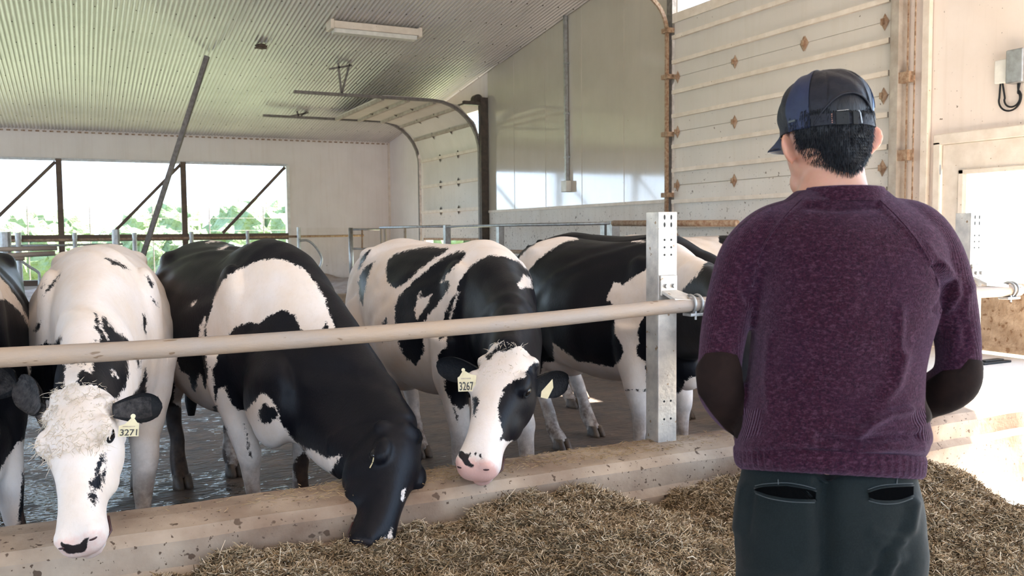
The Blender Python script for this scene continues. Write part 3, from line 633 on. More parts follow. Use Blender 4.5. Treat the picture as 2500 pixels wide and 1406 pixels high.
# ------------------------------------------------------------------ cow builder
BODY=[ # x, ztop, zwide, zbot, w, exp_u, exp_top
(-.90,1.24,1.14,1.00,.07,1,1),(-.86,1.34,1.15,.90,.15,1,1),(-.76,1.40,1.18,.78,.235,.95,1),(-.62,1.435,1.18,.68,.275,.9,1.0),
(-.45,1.465,1.20,.62,.30,.85,1.15),(-.28,1.45,1.08,.585,.335,.85,1.15),(-.05,1.435,1.00,.555,.375,.85,1.15),(.18,1.435,.97,.55,.375,.85,1.15),
(.38,1.44,.98,.565,.335,.9,1.2),(.54,1.455,1.02,.59,.285,.95,1.25),(.68,1.44,1.05,.62,.245,1,1.1),(.80,1.37,1.05,.68,.20,1,1),(.90,1.26,1.04,.78,.12,1,1)]
def cow(name,label,at,head_dir,poll,nose,n,blackbase=False,black=(),white=(),hblack=None,hwhite=(),hbase=False,nosep=(),pinkc=None,
        vox=.0115,sc=1.,wide=1.,feet={},seed=1,group='dairy cows at the feed rail',hw=.125,L0=None,hsc=1.,zback=0,headdark=None,neckw=1.,neckctl=.3,legblack=0,bend=0,withers=0,extra=(),ndz=0.):
    f=nrm(A(*head_dir,0)); s_=np.cross(A(0,0,1),f)   # s_ = cow's left
    at=A(at[0],at[1],0)
    def W(x,y,z):
        yy=y+bend*(x**2)*(1 if x>0 else 0)
        return at+sc*(f*x+s_*yy+A(0,0,1)*z)
    root=empty(name,(at[0],at[1],0),label,'cow',group)
    mb=MB(); rings=[]
    # interpolate stations
    B=np.array(BODY); xs=np.linspace(-.9,.9,37); T=[np.interp(xs,B[:,0],B[:,k]) for k in range(1,7)]
    for x,zt,zc,zb,w_,eu,et in zip(xs,*T):
        zt+=zback*max(0,-x)+withers*max(0,x); ring=[]; w_*=wide
        for k in range(32):
            a=2*math.pi*k/32; ca,sa=math.cos(a),math.sin(a)
            y=w_*math.copysign(abs(ca)**(eu),ca)
            z=zc+(zt-zc)*abs(sa)**et if sa>0 else zc-(zc-zb)*abs(sa)**.95
            ring.append(W(x,y,z))
        rings.append(ring)
    mb.loft(rings)
    ax=[f,s_,A(0,0,1)]
    def E(x,y,z,rx,ry,rz,tilt=0):
        c,s=math.cos(tilt),math.sin(tilt); a2=[f*c-A(0,0,1)*s,s_,f*s+A(0,0,1)*c]; mb.ell(W(x,y,z),A(rx,ry,rz)*sc,a2)
    for sg in(-1,1):
        E(-.47,sg*.195*wide,1.355,.12,.065,.055); E(-.84,sg*.095,1.27,.06,.04,.05)       # hook and pin bones
        E(.58,sg*.19,1.02,.18,.075,.34,.12)               # shoulder blades
        E(-.60,sg*.17,1.02,.24,.12,.30,-.25)                                                # thigh
        E(.72,sg*.11,.90,.10,.08,.13)                                                        # point of shoulder
    E(.80,0,.70,.13,.10,.13); E(-.42,0,.62,.22,.17,.13)                                      # brisket, udder
    E(-.86,0,1.37,.06,.03,.045)
    for c_,r_ in extra: mb.ell(c_,A(*r_),[f,s_,A(0,0,1)])
    # legs
    H=[]
    fore=[(.57,.20,.95,.13),(.55,.20,.74,.10),(.56,.185,.60,.072),(.59,.175,.43,.057),(.585,.172,.38,.048),(.58,.17,.24,.037),(.58,.17,.14,.043),(.61,.17,.07,.046),(.63,.17,.03,.052)]
    hind=[(-.58,.17,1.05,.17),(-.50,.20,.82,.135),(-.60,.19,.66,.09),(-.74,.175,.53,.06),(-.76,.17,.48,.052),(-.72,.168,.30,.040),(-.70,.167,.15,.046),(-.66,.167,.07,.048),(-.63,.167,.03,.054)]
    for key,ch,sg in(('fl',fore,1),('fr',fore,-1),('hl',hind,1),('hr',hind,-1)):
        dx,dy=feet.get(key,(0,0)); pts=[];rs=[]
        for (x,y,z,r) in ch:
            k=min(1,max(0,(ch[0][2]-z)/(ch[0][2]-.05))); pts.append(W(x+dx*k,sg*y+dy*k,z)); rs.append(r*sc)
        cc=catmull([np.append(p,r) for p,r in zip(pts,rs)],3)
        mb.tube([p[:3] for p in cc],[p[3] for p in cc],16); H.append((pts[-1],f))
    # head frame
    poll=A(*poll); nose=A(*nose); a=nrm(nose-poll); Lh=np.linalg.norm(nose-poll) if L0 is None else L0
    n=A(*n); n=nrm(n-a*(n@a)); sd_=np.cross(n,a); hs=Lh/.56*hsc
    HR=[(-.10,.070,-.02,-.13),(-.03,.098,.035,-.17),(.06,.112,.052,-.20),(.17,.120,.060,-.215),(.28,.124,.058,-.225),(.38,.112,.050,-.225),(.48,.092,.042,-.205),
        (.60,.076,.034,-.165),(.72,.070,.026,-.135),(.82,.074,.020,-.125),(.90,.082,.014,-.120),(.96,.078,.002,-.110),(1.01,.060,-.02,-.095),(1.03,.035,-.045,-.075)]
    HR=[tuple(q) for q in catmull([A(*h) for h in HR],2)]
    rings=[]
    for t,w_,tp,bt in HR:
        c=poll+a*Lh*t+n*hs*(tp+bt)/2; rings.append(ringpts(c,sd_*w_*hs*hw/.125,n*hs*(tp-bt)/2,28,.82,.86))
    mb.loft(rings)
    Hf=lambda t,y,z: poll+a*Lh*t+sd_*y*hs*hw/.125+n*z*hs
    hax=[a,sd_,n]
    for sg in(-1,1):
        mb.ell(Hf(.27,sg*.105,.012),A(.055,.03,.035)*hs,hax)        # brow / orbit
        mb.ell(Hf(.45,sg*.075,-.10),A(.10,.025,.07)*hs,hax)        # cheek
        mb.ell(Hf(.945,sg*.045,-.015),A(.035,.032,.028)*hs,hax)    # nostril wing
        mb.ell(Hf(.03,sg*.09,-.02),A(.035,.045,.03)*hs,hax)       # ear root
    mb.ell(Hf(-.01,0,.02),A(.05,.075,.035)*hs,hax)                  # poll
    mb.ell(Hf(.90,0,-.125),A(.06,.05,.03)*hs,hax)                  # chin
    # neck
    p0=W(.60,0,1.08); e_=Hf(.08,0,-.085); p1=p0+f*neckctl*sc
    pm=e_-a*.12-n*.08-A(0,0,ndz)
    pts=catmull([W(.35,0,1.02),p0,(p0*.45+p1*.25+pm*.3),(p0*.12+p1*.2+pm*.68),e_],5)
    K=len(pts); rings=[]
    for i,p in enumerate(pts):
        t=i/(K-1); T_=nrm(pts[min(i+1,K-1)]-pts[max(0,i-1)]); sdv=nrm(s_*(1-t)+sd_*t); sdv=nrm(sdv-T_*(sdv@T_)); up_=np.cross(T_,sdv)
        if i<1: up_=A(0,0,1)
        rv=np.interp(t,[0,.25,.5,.75,1],[.40,.37,.295,.245,.175])*sc*(.5+.5*neckw); rw=np.interp(t,[0,.25,.5,.75,1],[.24,.22,.155,.12,.10])*sc*neckw
        rings.append(ringpts(p,sdv*rw,up_*rv,26,1,1))
    mb.loft(rings)
    V,Fs=remesh(mb,vox); Eg=edges_of(Fs)
    hd=((V-poll)@a)/Lh; inhead=(hd>-.06)&(np.abs((V-poll)@sd_)<.22*hs)&(np.abs((V-poll)@n)<.30*hs)&(hd<1.2)
    wgt=np.where(inhead,.55,1.)
    V=smooth(V,Eg,int(9*.0115/vox)+2,.6,-.15,wgt*.9); N=vnormals(V,Fs)
    V=V+N*.004
    # loose skin folds
    lw=N*(.004*np.sin(V@A(23,9,5)+3*np.sin(V@A(4,7,9)))*(1-inhead))[:,None]; V=V+lw
    Q,z=proj(V); vd=(CO-V); vd/=np.linalg.norm(vd,axis=1)[:,None]; facing=(N*vd).sum(1)>-.12
    def region(base,bl,wh,Q,z):
        s=np.full(len(Q),1. if base else -1.)
        for p in (wh if base else bl): 
            q=sdpoly(Q,p)*z/FPX; s=np.minimum(s,-q) if base else np.maximum(s,q)
        for p in (bl if base else wh):
            q=sdpoly(Q,p)*z/FPX; s=np.maximum(s,q) if base else np.minimum(s,-q)
        return s
    s=region(blackbase,black,white,Q,z)
    sh=region(hbase,hblack or (),hwhite,Q,z); s=np.where(inhead,sh,s)
    ls=V@f
    far=.10*np.sin(V@A(3.1,2.3,4.0)+seed)+.08*np.sin(V@A(-5.,3.3,2.2)+2*seed)+(.03 if blackbase else -.05)
    s=np.where(facing,s,far)
    if legblack<0: s=np.where(V[:,2]<-legblack*sc,-.2,s)
    mud=np.clip((.62-V[:,2])/.45,0,1)*.9*(~inhead)
    tN=(V-poll)@a/Lh; pk=np.clip((tN-.88)/.10,0,1)*.62*inhead
    if pinkc is not None: pk=pk*pinkc
    ns=np.full(len(V),-1.)
    for p in nosep: ns=np.maximum(ns,np.where(inhead&facing,sdpoly(Q,p)*z/FPX,-1))
    body=mkobj('body',V,Fs,MAT['coat'],root,True)
    for k_,v_ in(('patch',s),('mud',mud),('pink',pk),('nose',ns)): setattr_(body.data,k_,v_)
    # hooves
    for p,ff in H:
        for q in(-.026,.026):
            b=MB(); sv=np.cross(A(0,0,1),ff)
            c=A(p[0],p[1],0)+sv*q*sc
            rr=[]
            for zz,l0,l1,w_ in((.0,-.055,.085,.030),(.02,-.055,.078,.030),(.05,-.05,.055,.028),(.075,-.045,.035,.025)):
                rr.append([c+ff*((l0+l1)/2+(l1-l0)/2*math.cos(t))*sc+sv*w_*math.sin(t)*sc+A(0,0,zz*sc+.001) for t in np.linspace(0,2*math.pi,14,endpoint=False)])
            b.loft(rr); b.build('hoof',MAT['hoof'],root,smooth=True)
    for sg in(-1,1):
        MB().ell(Hf(.30,sg*.118,-.004),A(.026,.018,.021)*hs,hax).build('eye',MAT['eye'],root,smooth=True)
        b=MB()
        for q in(1,-1):
            b.tube([Hf(.30+.062*math.cos(t),sg*(.127-.012*abs(math.cos(t))),-.004+q*.024*math.sin(t)) for t in np.linspace(0,math.pi,10)],.005*hs,6)
        b.build('eyelid',MAT['ear_black'],root,smooth=True)
        MB().ell(Hf(.985,sg*.048,-.020),A(.016,.018,.010)*hs,[nrm(a+n*.5),sd_,n]).build('nostril',MAT['nostril'],root,smooth=True)
    MB().tube([Hf(t,y,z) for t,y,z in((.80,-.075,-.088),(.90,-.082,-.092),(.985,-.05,-.092),(1.015,0,-.088),(.985,.05,-.092),(.90,.082,-.092),(.80,.075,-.088))],.004,6).build('mouth',MAT['nostril'],root,smooth=True)
    # tail
    tp=[W(-.86,0,1.38),W(-.93,0,1.30),W(-.965,.01,1.1),W(-.95,.02,.8),W(-.93,.0,.55),W(-.92,-.01,.35)]
    tb=MB(); tt=catmull(tp,4); tb.tube(tt,[.035-.0007*i if i<16 else .03+.012*math.sin((i-16)) for i in range(len(tt))],10); tl=tb.build('tail',MAT['ear_black' if blackbase else 'tuft'],root,smooth=True)
    return root,Hf,hs,dict(a=a,n=n,s=sd_,W=W,V=V,N=N)
def ear(root,base,tip,width,opening,m1,m2,curl=.35,thick=.012,name='ear'):
    base=A(*base);tip=A(*tip); d=tip-base; ln=np.linalg.norm(d); d/=ln; o=nrm(A(*opening)); o=nrm(o-d*(o@d)); wv=np.cross(d,o)
    nu,nv=14,10
    def surf(off):
        G=[]
        for i in range(nu+1):
            u=i/nu; hw=width*.5*(.42+.58*math.sin(min(1,u*1.35+.05)*math.pi/2))*(math.sqrt(max(0,1-((u-.55)/.455)**2)) if u>.55 else 1)
            hw=max(hw,.0025)
            for j in range(nv+1):
                v=-1+2*j/nv
                G.append(base+d*(u*ln)+wv*hw*math.sin(v*1.25)/.95+o*(curl*hw*(1-math.cos(v*1.35))*1.3-.02*math.sin(u*math.pi)-off*(1-.6*u)*(1-v*v*.8)))
        return G
    g0=surf(0);g1=surf(thick*2); n=(nu+1)*(nv+1)
    def quads(o_,flip):
        r=[]
        for i in range(nu):
            for j in range(nv):
                q=(o_+i*(nv+1)+j,o_+i*(nv+1)+j+1,o_+(i+1)*(nv+1)+j+1,o_+(i+1)*(nv+1)+j); r.append(q[::-1] if flip else q)
        return r
    Fs=quads(0,False)+quads(n,True)
    bd=[j for j in range(nv+1)]+[i*(nv+1)+nv for i in range(1,nu+1)]+[nu*(nv+1)+j for j in range(nv-1,-1,-1)]+[i*(nv+1) for i in range(nu-1,0,-1)]
    rim=[(bd[k],bd[(k+1)%len(bd)],bd[(k+1)%len(bd)]+n,bd[k]+n) for k in range(len(bd))]
    e=mkobj(name,g0+g1,Fs+rim,m1,root,True); e.data.materials.append(m2)
    for p in e.data.polygons[:nu*nv]:
        j=p.index%nv
        if 2<=j<=nv-3 and p.index<nu*nv*.8: p.material_index=1
    return e
def eartag(root,tl,tr,br,bl,top,D,txt,tilt=0):
    """house shaped tag; corners given in photo pixels, at depth D"""
    f=lambda q,o=0: P(q[0],q[1],D-o)
    b=MB(); pl=[bl,br,tr,((tr[0]+top[0])/2+2,(tr[1]*1.6+top[1]*.4)/2),top,((tl[0]+top[0])/2-2,(tl[1]*1.6+top[1]*.4)/2),tl]
    b.loft([[f(q,.003) for q in pl],[f(q,-.001) for q in pl]])
    t=b.build('ear_tag',MAT['tag'],root)
    MB().tube([f(top,.008),f(top,-.004)],.008,10).build('tag_button',MAT['tag'],t)
    cu=bpy.data.curves.new('tag_number','FONT'); cu.body=txt; cu.size=1; cu.align_x='CENTER'; cu.extrude=.01; cu.offset=.012
    o=bpy.data.objects.new('tag_number',cu); S.collection.objects.link(o); dg=bpy.context.evaluated_depsgraph_get()
    me=bpy.data.meshes.new_from_object(o.evaluated_get(dg)); bpy.data.objects.remove(o)
    Vt=np.array([v.co[:] for v in me.vertices]); Ft=[tuple(p.vertices) for p in me.polygons]; bpy.data.meshes.remove(me)
    BL,BR,TL_=(A(*q) for q in(bl,br,tl)); wv=(BR-BL); hv=(TL_-BL)
    w0=Vt[:,0].max()-Vt[:,0].min(); 
    X=(Vt[:,0]-Vt[:,0].min())/w0*.84+.08; Yv=Vt[:,1]/.72*.60+.10
    px=BL+X[:,None]*wv+Yv[:,None]*hv
    pts=np.array([P(q[0],q[1],D-.0045-.001*zz) for q,zz in zip(px,Vt[:,2]*10)])
    mkobj('tag_number',pts,Ft,MAT['tagink'],t)
    m=MB()
    for k in range(9):
        x0=.2+k*.068; q=[BL+wv*(x0+dx)+hv*(.88+dy) for dx,dy in((0,0),(.035,0),(.035,.10),(0,.10))]
        m.loft([[P(*p,D-.0035) for p in q],[P(*p,D-.0045) for p in q]])
    m.build('faint_stamp',MAT['ear_pale'],t)
def tuft(root,pts,N_,mt,n=300,ln=.035,r=.0011,spread=.5,down=(0,0,-1),name='forelock',seed=1,curl=1.):
    g=np.random.default_rng(seed); b=MB(); dn=A(*down)
    for k in range(n):
        i=g.integers(len(pts)); p=pts[i]; nn=N_[i]; d=nrm(nn*.06+dn*.9+g.normal(size=3)*spread); l=ln*(.5+g.random())
        q=[p-nn*.004]; dd=d
        for j in range(4):
            dd=nrm(dd+g.normal(size=3)*.28*curl-nn*.05); q.append(q[-1]+dd*l/4)
        b.tube(q,[r,r,r*.9,r*.7,r*.3],3,caps=False)
    return b.build(name,mt,root,smooth=True)
def headsample(info,cond,k=6000):
    V,N=info['V'],info['N']; m=cond(V,N); return V[m],N[m]
# ================================================================== COWS
# second cow: white face, tag 3271
pB=P(186,985,3.02); nB=P(184,1322,2.70)
rB,HB,hsB,iB=cow('cow','white-faced cow with yellow ear tag 3271, head hanging over the curb at left',(.10,5.05),(-.03,-1),pB,nB,-FW*.9+UP*.42+RT*.02,
 black=[c5((170,270),(200,230),(247,172),(243,185),(215,230),(174,274)),c5((162,240),(182,207),(190,205),(172,240)),c5((428,118),(458,124),(500,143),(526,166),(490,150),(455,140)),
  c5((582,178),(602,190),(622,218),(622,238),(608,222)),c5((578,345),(592,345),(596,395),(590,425),(582,400)),c5((612,275),(630,290),(640,312),(622,300)),
  c5((120,560),(130,480),(160,470),(190,455),(215,470),(245,432),(252,440),(245,475),(340,480),(340,560),(262,545),(262,600),(268,660),(290,690),(120,700)),
  c5((362,462),(385,455),(392,440),(400,458),(408,430),(388,400),(385,335),(398,355),(402,390),(425,420),(438,450),(415,395),(413,348),(428,360),(450,392),(478,420),(495,425),(528,460),(512,470),(520,520),(522,590),(505,650),(470,695),(430,720),(370,700),(320,672),(300,640),(330,560),(380,560)),
  c5((135,415),(150,380),(168,378),(165,400),(150,415)),c5((565,640),(590,565),(598,620),(590,690),(560,705),(535,700),(540,670)),c5((556,530),(570,532),(572,560),(560,566)),
  c5((570,690),(640,680),(655,720),(640,760),(570,790),(480,740),(490,700))],
 white=[c5((450,572),(470,580),(474,600),(456,590)),c5((262,560),(310,545),(318,575),(290,600),(305,620),(325,625),(318,645),(275,670),(262,640)),c5((318,545),(375,540),(380,575),(350,572))],
 hblack=[c5((388,985),(395,945),(412,912),(430,905),(432,930),(412,960),(398,985),(412,1005),(415,1040),(398,1065),(384,1045),(362,1040),(360,1025),(376,1015),(388,1005)),c5((363,1085),(372,1062),(388,1058),(396,1080),(396,1105),(378,1132),(366,1118)),
  c5((420,975),(430,968),(428,1000),(420,1005)),c5((410,1020),(424,1010),(422,1045),(412,1055)),
  c5((150,945),(175,965),(205,1000),(218,1040),(222,1110),(210,1090),(190,1030),(165,985)),c5((130,790),(145,780),(148,800),(138,808))],
 nosep=[c5((240,1262),(262,1275),(300,1282),(325,1272),(340,1255),(362,1243),(360,1262),(352,1285),(352,1300),(330,1312),(290,1318),(258,1306))],pinkc=.75,
 hw=.121,seed=3,feet={'fl':(.05,-.02),'fr':(-.1,.0)},zback=-.02,legblack=0,wide=.94,vox=.0105)
ear(rB,P(276,1003,3.0),P(396,990,3.08),.105,-FW+UP*.1,MAT['ear_black'],MAT['ear_grey'],.45)
ear(rB,P(96,1000,3.02),P(44,930,3.12),.12,-FW-RT*.3+UP*.1,MAT['ear_grey'],MAT['ear_grey'],.45)
eartag(rB,(290,1040),(340,1034),(338,1065),(288,1066),(325,1016),2.93,'3271')
Vt,Nt=headsample(iB,lambda V,N:(((V-pB)@iB['a'])<.22)&(((V-pB)@iB['a'])>-.06)&((N@iB['n'])>.25)&(np.abs((V-pB)@iB['s'])<.13)&(np.abs((V-pB)@iB['n'])<.2))
tuft(rB,Vt,Nt,MAT['tuft'],1400,.034,.0011,.32,iB['a']*.9,seed=5)
# third cow: black with white shoulder patch, eating
pC=P(985,1068,3.58); nC=P(928,1345,3.22)
rC,HC,hsC,iC=cow('cow','black cow with a white shoulder patch, lowering its black head into the feed',(.755,5.0),(.145,-1),pC,nC,RT*.85-FW*.50+UP*.35,
 blackbase=True,
 white=[c6((255,440),(256,400),(272,330),(290,270),(318,215),(345,185),(385,165),(430,140),(480,125),(520,120),(560,120),(600,135),(650,160),(700,220),(740,290),(765,370),(778,410),(755,408),(738,372),(735,395),(720,412),(652,417),(630,390),(615,345),(560,326),(510,350),(470,382),(430,376),(395,385),(360,410),(340,440),(320,460),(300,520),(285,560),(255,560)),
  c6((82,540),(100,530),(135,525),(150,575),(185,590),(195,645),(210,657),(222,600),(230,585),(243,620),(252,645),(262,600),(262,520),(290,512),(280,570),(285,640),(290,700),(305,650),(330,640),(350,690),(375,730),(420,735),(450,700),(478,660),(520,690),(548,740),(558,790),(600,840),(650,895),(600,960),(640,1060),(600,1100),(520,1100),(440,1400),(250,1400),(240,900),(268,780),(200,760),(120,700),(130,640),(122,600),(88,600)),
  c6((255,55),(320,12),(350,18),(362,38),(430,45),(440,55),(330,44)),c6((303,82),(340,62),(345,68),(315,84)),c6((38,450),(48,425),(97,407),(85,430),(65,450)),c6((226,440),(230,395),(247,352),(252,358),(248,400),(246,440)),c6((190,308),(212,288),(212,296),(196,312)),
  c6((650,880),(700,900),(740,925),(800,915),(770,960),(750,1010),(750,1060),(790,1135),(700,1000))],
 black=[c6((468,745),(480,705),(530,720),(553,760),(520,775),(515,790),(490,785),(468,770)),[(545-9,1046),(541,1040),(549,1040),(553,1050),(548,1058),(540,1056)],c6((285,715),(300,712),(302,750),(290,765),(280,745)),c6((412,790),(430,870),(440,930),(425,900)),c6((300,870),(335,900),(380,1090),(295,1090),(315,1000))],
 hbase=True,hwhite=[c6((972,1275),(1012,1212),(1000,1270),(985,1300),(965,1325),(960,1300)),c6((640,870),(700,900),(740,925),(800,918),(770,960),(752,1010),(755,1060),(792,1135),(700,1050)),c6((1052,1060),(1064,1050),(1058,1090),(1050,1095))],
 nosep=[c6((860,1250),(970,1265),(965,1330),(860,1330))],pinkc=.3,hw=.125,hsc=1.16,seed=5,feet={'fr':(.05,.07),'fl':(-.1,.0),'hr':(.08,.0)},wide=1.04,vox=.0105,neckw=1.12,withers=-.12,neckctl=.34,ndz=.09,extra=[(P(660,965,4.02),(.24,.095,.24)),(P(712,990,3.98),(.18,.085,.17))])
ear(rC,P(975,1068,3.52),P(1030,1062,3.58),.085,-FW*.3+UP*.3+RT*.2,MAT['ear_black'],MAT['ear_black'],.5)
ear(rC,P(1004,1072,3.66),P(1008,1135,3.62),.05,-FW*1+RT*.4,MAT['ear_pale'],MAT['ear_pale'],.5)
# fourth cow: black/white, tag 3267
pD=P(1240,872,3.86); nD=P(1152,1138,3.48)
rD,HD,hsD,iD=cow('cow','pied cow with a white blaze and yellow ear tag 326, looking over the curb',(1.93,4.98),(.12,-1),pD,nD,-FW*.86+UP*.36-RT*.30,
 black=[c7((205,190),(240,155),(300,135),(420,112),(530,120),(520,140),(440,185),(380,230),(330,280),(280,320),(250,332),(232,322),(205,295),(200,240)),
  c7((245,430),(265,380),(310,330),(350,290),(400,250),(470,190),(540,150),(600,133),(622,138),(600,185),(540,240),(490,300),(530,293),(536,320),(510,370),(470,420),(430,470),(400,510),(392,560),(395,600),(398,660),(385,700),(355,745),(330,715),(310,710),(290,675),(270,640),(262,590),(250,540),(248,480)),
  c7((505,500),(510,460),(540,400),(575,350),(570,330),(590,290),(640,220),(700,175),(760,155),(830,165),(900,190),(960,250),(1000,300),(1030,380),(1060,480),(1105,590),(1115,680),(1095,760),(1090,900),(1000,900),(700,900),(660,960),(620,945),(590,972),(560,955),(530,900),(510,870),(505,830),(520,820),(470,750),(470,690),(520,640),(518,580),(505,590),(488,612),(475,600)),
  c7((50,240),(62,190),(85,150),(118,128),(100,165),(60,230)),c7((55,300),(62,265),(90,218),(138,192),(112,250),(90,330),(78,425),(60,400)),c7((180,520),(190,500),(205,488),(205,515),(195,600),(180,615)),
  c7((560,960),(575,1000),(583,1050),(575,1040),(562,990))],
 white=[c7((365,385),(385,350),(380,385),(442,367),(420,420),(385,460),(365,495),(352,490),(355,440)),c7((893,320),(910,290),(928,262),(962,278),(975,330),(940,325),(915,335)),c7((530,490),(560,400),(580,350),(585,352),(560,440),(542,495))],
 hblack=[c4((690,665),(715,600),(740,500),(790,440),(850,408),(925,405),(950,330),(985,285),(1050,250),(1150,300),(1200,600),(1110,700),(1115,830),(1060,930),(985,1010),(885,1115),(835,1085),(850,1020),(800,1008),(765,1005),(735,985),(712,990),(722,900),(697,800)),
  c4((560,190),(640,140),(700,60),(800,50),(890,80),(870,112),(780,142),(740,165),(700,150),(660,160),(600,240)),c4((440,590),(490,575),(497,640),(470,770),(450,770))],
 nosep=[c4((300,1100),(338,1092),(365,1110),(395,1150),(410,1190),(440,1220),(485,1245),(430,1262),(370,1225),(318,1160)),c4((388,1110),(405,1120),(402,1160),(388,1150)),c4((415,1100),(430,1100),(435,1150),(415,1145)),c4((455,1120),(480,1100),(490,1110),(470,1140)),c4((500,1130),(525,1110),(528,1140),(545,1170),(520,1180),(505,1150))],
 hw=.135,seed=8,feet={'fl':(.15,.03),'hl':(.1,0),'hr':(.10,.06)},wide=1.0,vox=.0105,neckw=1.05)
ear(rD,P(1178,918,3.82),P(1066,888,3.88),.125,-FW-UP*.45,MAT['ear_black'],MAT['ear_black'],.5)
ear(rD,P(1292,945,3.84),P(1388,928,3.92),.135,-FW-UP*.35-RT*.2,MAT['ear_black'],MAT['ear_black'],.55)
eartag(rD,(1117,922),(1163,916),(1160,955),(1119,956),(1131,903),3.74,'3267')
b=MB(); pl=[(1322,955),(1349,925),(1351,946),(1337,974),(1320,970)]
b.loft([[P(x,y,3.76) for x,y in pl],[P(x,y,3.764) for x,y in pl]]); b.build('ear_tag',MAT['tag'],rD)
Vt,Nt=headsample(iD,lambda V,N:(((V-pD)@iD['a'])<.16)&(((V-pD)@iD['a'])>-.05)&((N@iD['n'])>.3)&((V-pD)@iD['s']>-.12)&((V-pD)@iD['s']<.10)&(np.abs((V-pD)@iD['n'])<.2))
tuft(rD,Vt,Nt,MAT['tuft'],450,.028,.0011,.35,iD['a']*.9,seed=8)
# fifth cow: large black and white, seen side-on behind the post
pE=P(1800,800,4.0); nE=P(1830,1080,3.75)
rE,HE,hsE,iE=cow('cow','large cow with a black side and white rump, side-on behind the steel post',(3.10,4.95),(.10,-1),pE,nE,-FW*.6-RT*.5+UP*.4,
 blackbase=True,white=[c8((150,290),(165,250),(210,205),(290,150),(380,115),(440,120),(495,150),(430,160),(380,185),(310,230),(260,270),(222,318),(190,340),(150,340)),
  c8((655,490),(680,440),(700,395),(735,400),(745,415),(790,385),(860,340),(900,300),(960,180),(1100,170),(1200,190),(1300,240),(1240,265),(1210,300),(1190,340),(1150,380),(1100,430),(1075,480),(1010,560),(880,585),(850,620),(835,680),(845,730),(825,780),(835,820),(880,850),(890,1010),(700,1010),(560,1000),(440,960),(360,900),(350,740),(430,800),(500,855),(560,855),(620,870),(690,882),(730,850),(755,800),(740,740),(705,690),(705,610),(690,520)),
  c8((1015,1075),(1090,1010),(1110,960),(1180,925),(1300,1100),(1400,1350),(150,1400),(300,850),(480,860),(480,1000),(880,1020)),c8((800,160),(850,153),(878,165),(820,168))],
 hbase=True,seed=9,feet={'hl':(.12,.16),'hr':(.32,.05)},wide=1.06,vox=.013,legblack=-.5,group='dairy cows at the feed rail',sc=1.0)
ear(rE,P(1850,850,4.0),P(1910,850,4.1),.1,-FW,MAT['ear_black'],MAT['ear_black'])
ear(rE,P(1770,850,4.0),P(1730,850,4.1),.1,-FW,MAT['ear_black'],MAT['ear_black'])
# leftmost cow, cut by the frame
pA=P(-75,985,3.7); nA=P(-95,1290,3.45)
rA,HA,hsA,iA=cow('cow','dark cow cut off by the left edge, one white foreleg showing',(-.55,4.95),(.0,-1),pA,nA,-FW*.8+UP*.4,
 blackbase=True,white=[c5((-30,180),(0,195),(30,225),(80,300),(112,360),(142,442),(128,425),(100,360),(60,310),(25,287),(-40,285)),c5((-60,960),(0,950),(75,850),(125,860),(90,1010),(70,1340),(-60,1340)),c5((0,910),(45,870),(85,800),(95,830),(50,900),(0,940))],
 black=[c5((50,960),(60,938),(72,945),(70,975),(58,985))],hbase=True,hwhite=[c5((-5,1000),(20,940),(60,880),(90,850),(120,860),(90,1000),(60,1300),(-30,1300))],seed=11,vox=.0115,wide=.94,feet={'fl':(.14,.13)},legblack=0)
ear(rA,P(-30,960,3.6),P(32,905,3.55),.15,-FW-UP*.2,MAT['ear_black'],MAT['ear_grey'],.4)
ear(rA,P(-120,960,3.7),P(-190,950,3.75),.12,-FW-UP*.2,MAT['ear_black'],MAT['ear_grey'],.4)
# cows further back
rF,HF,hsF,iF=cow('cow','black-backed cow standing behind the large side-on cow',(4.0,6.25),(.25,-1),(4.35,4.9,1.05),(4.45,4.55,.62),(0,-.6,.6),
 blackbase=True,hbase=True,seed=13,vox=.017,legblack=-.75,feet={'hl':(.1,.0),'hr':(.35,-.0)},group='cows standing behind',sc=1.02)
rG,HG,hsG,iG=cow('cow','pale-backed cow farthest back, only its white back showing beside the shoulder of the person',(5.65,7.6),(1,-.25),(6.5,7.1,1.25),(6.75,6.75,1.0),(0,-.3,.9),
 black=[[(1755,590),(1755,572),(1790,566),(1790,620)]],seed=15,vox=.017,group='cows standing behind')
for (r_,h_) in((rF,HF),(rG,HG)):
    for sg in(-1,1): ear(r_,h_(.02,sg*.1,0),h_(-.02,sg*.28,-.02),.1,-A(0,1,0)+A(0,0,.2),MAT['ear_black'],MAT['ear_black'])
# straws stuck on the eating cow
for p,q in(((910,1128),(918,1092)),((903,1142),(912,1125))):
    o=MB().tube([P(p[0],p[1],3.38),P(q[0],q[1],3.40)],.0025,5).build('straw',MAT['straw'],None); 
    tag(o,'longer straw stem stuck to the black eating head' if q[1]<1100 else 'shorter straw stem stuck low on the black eating head','straw')
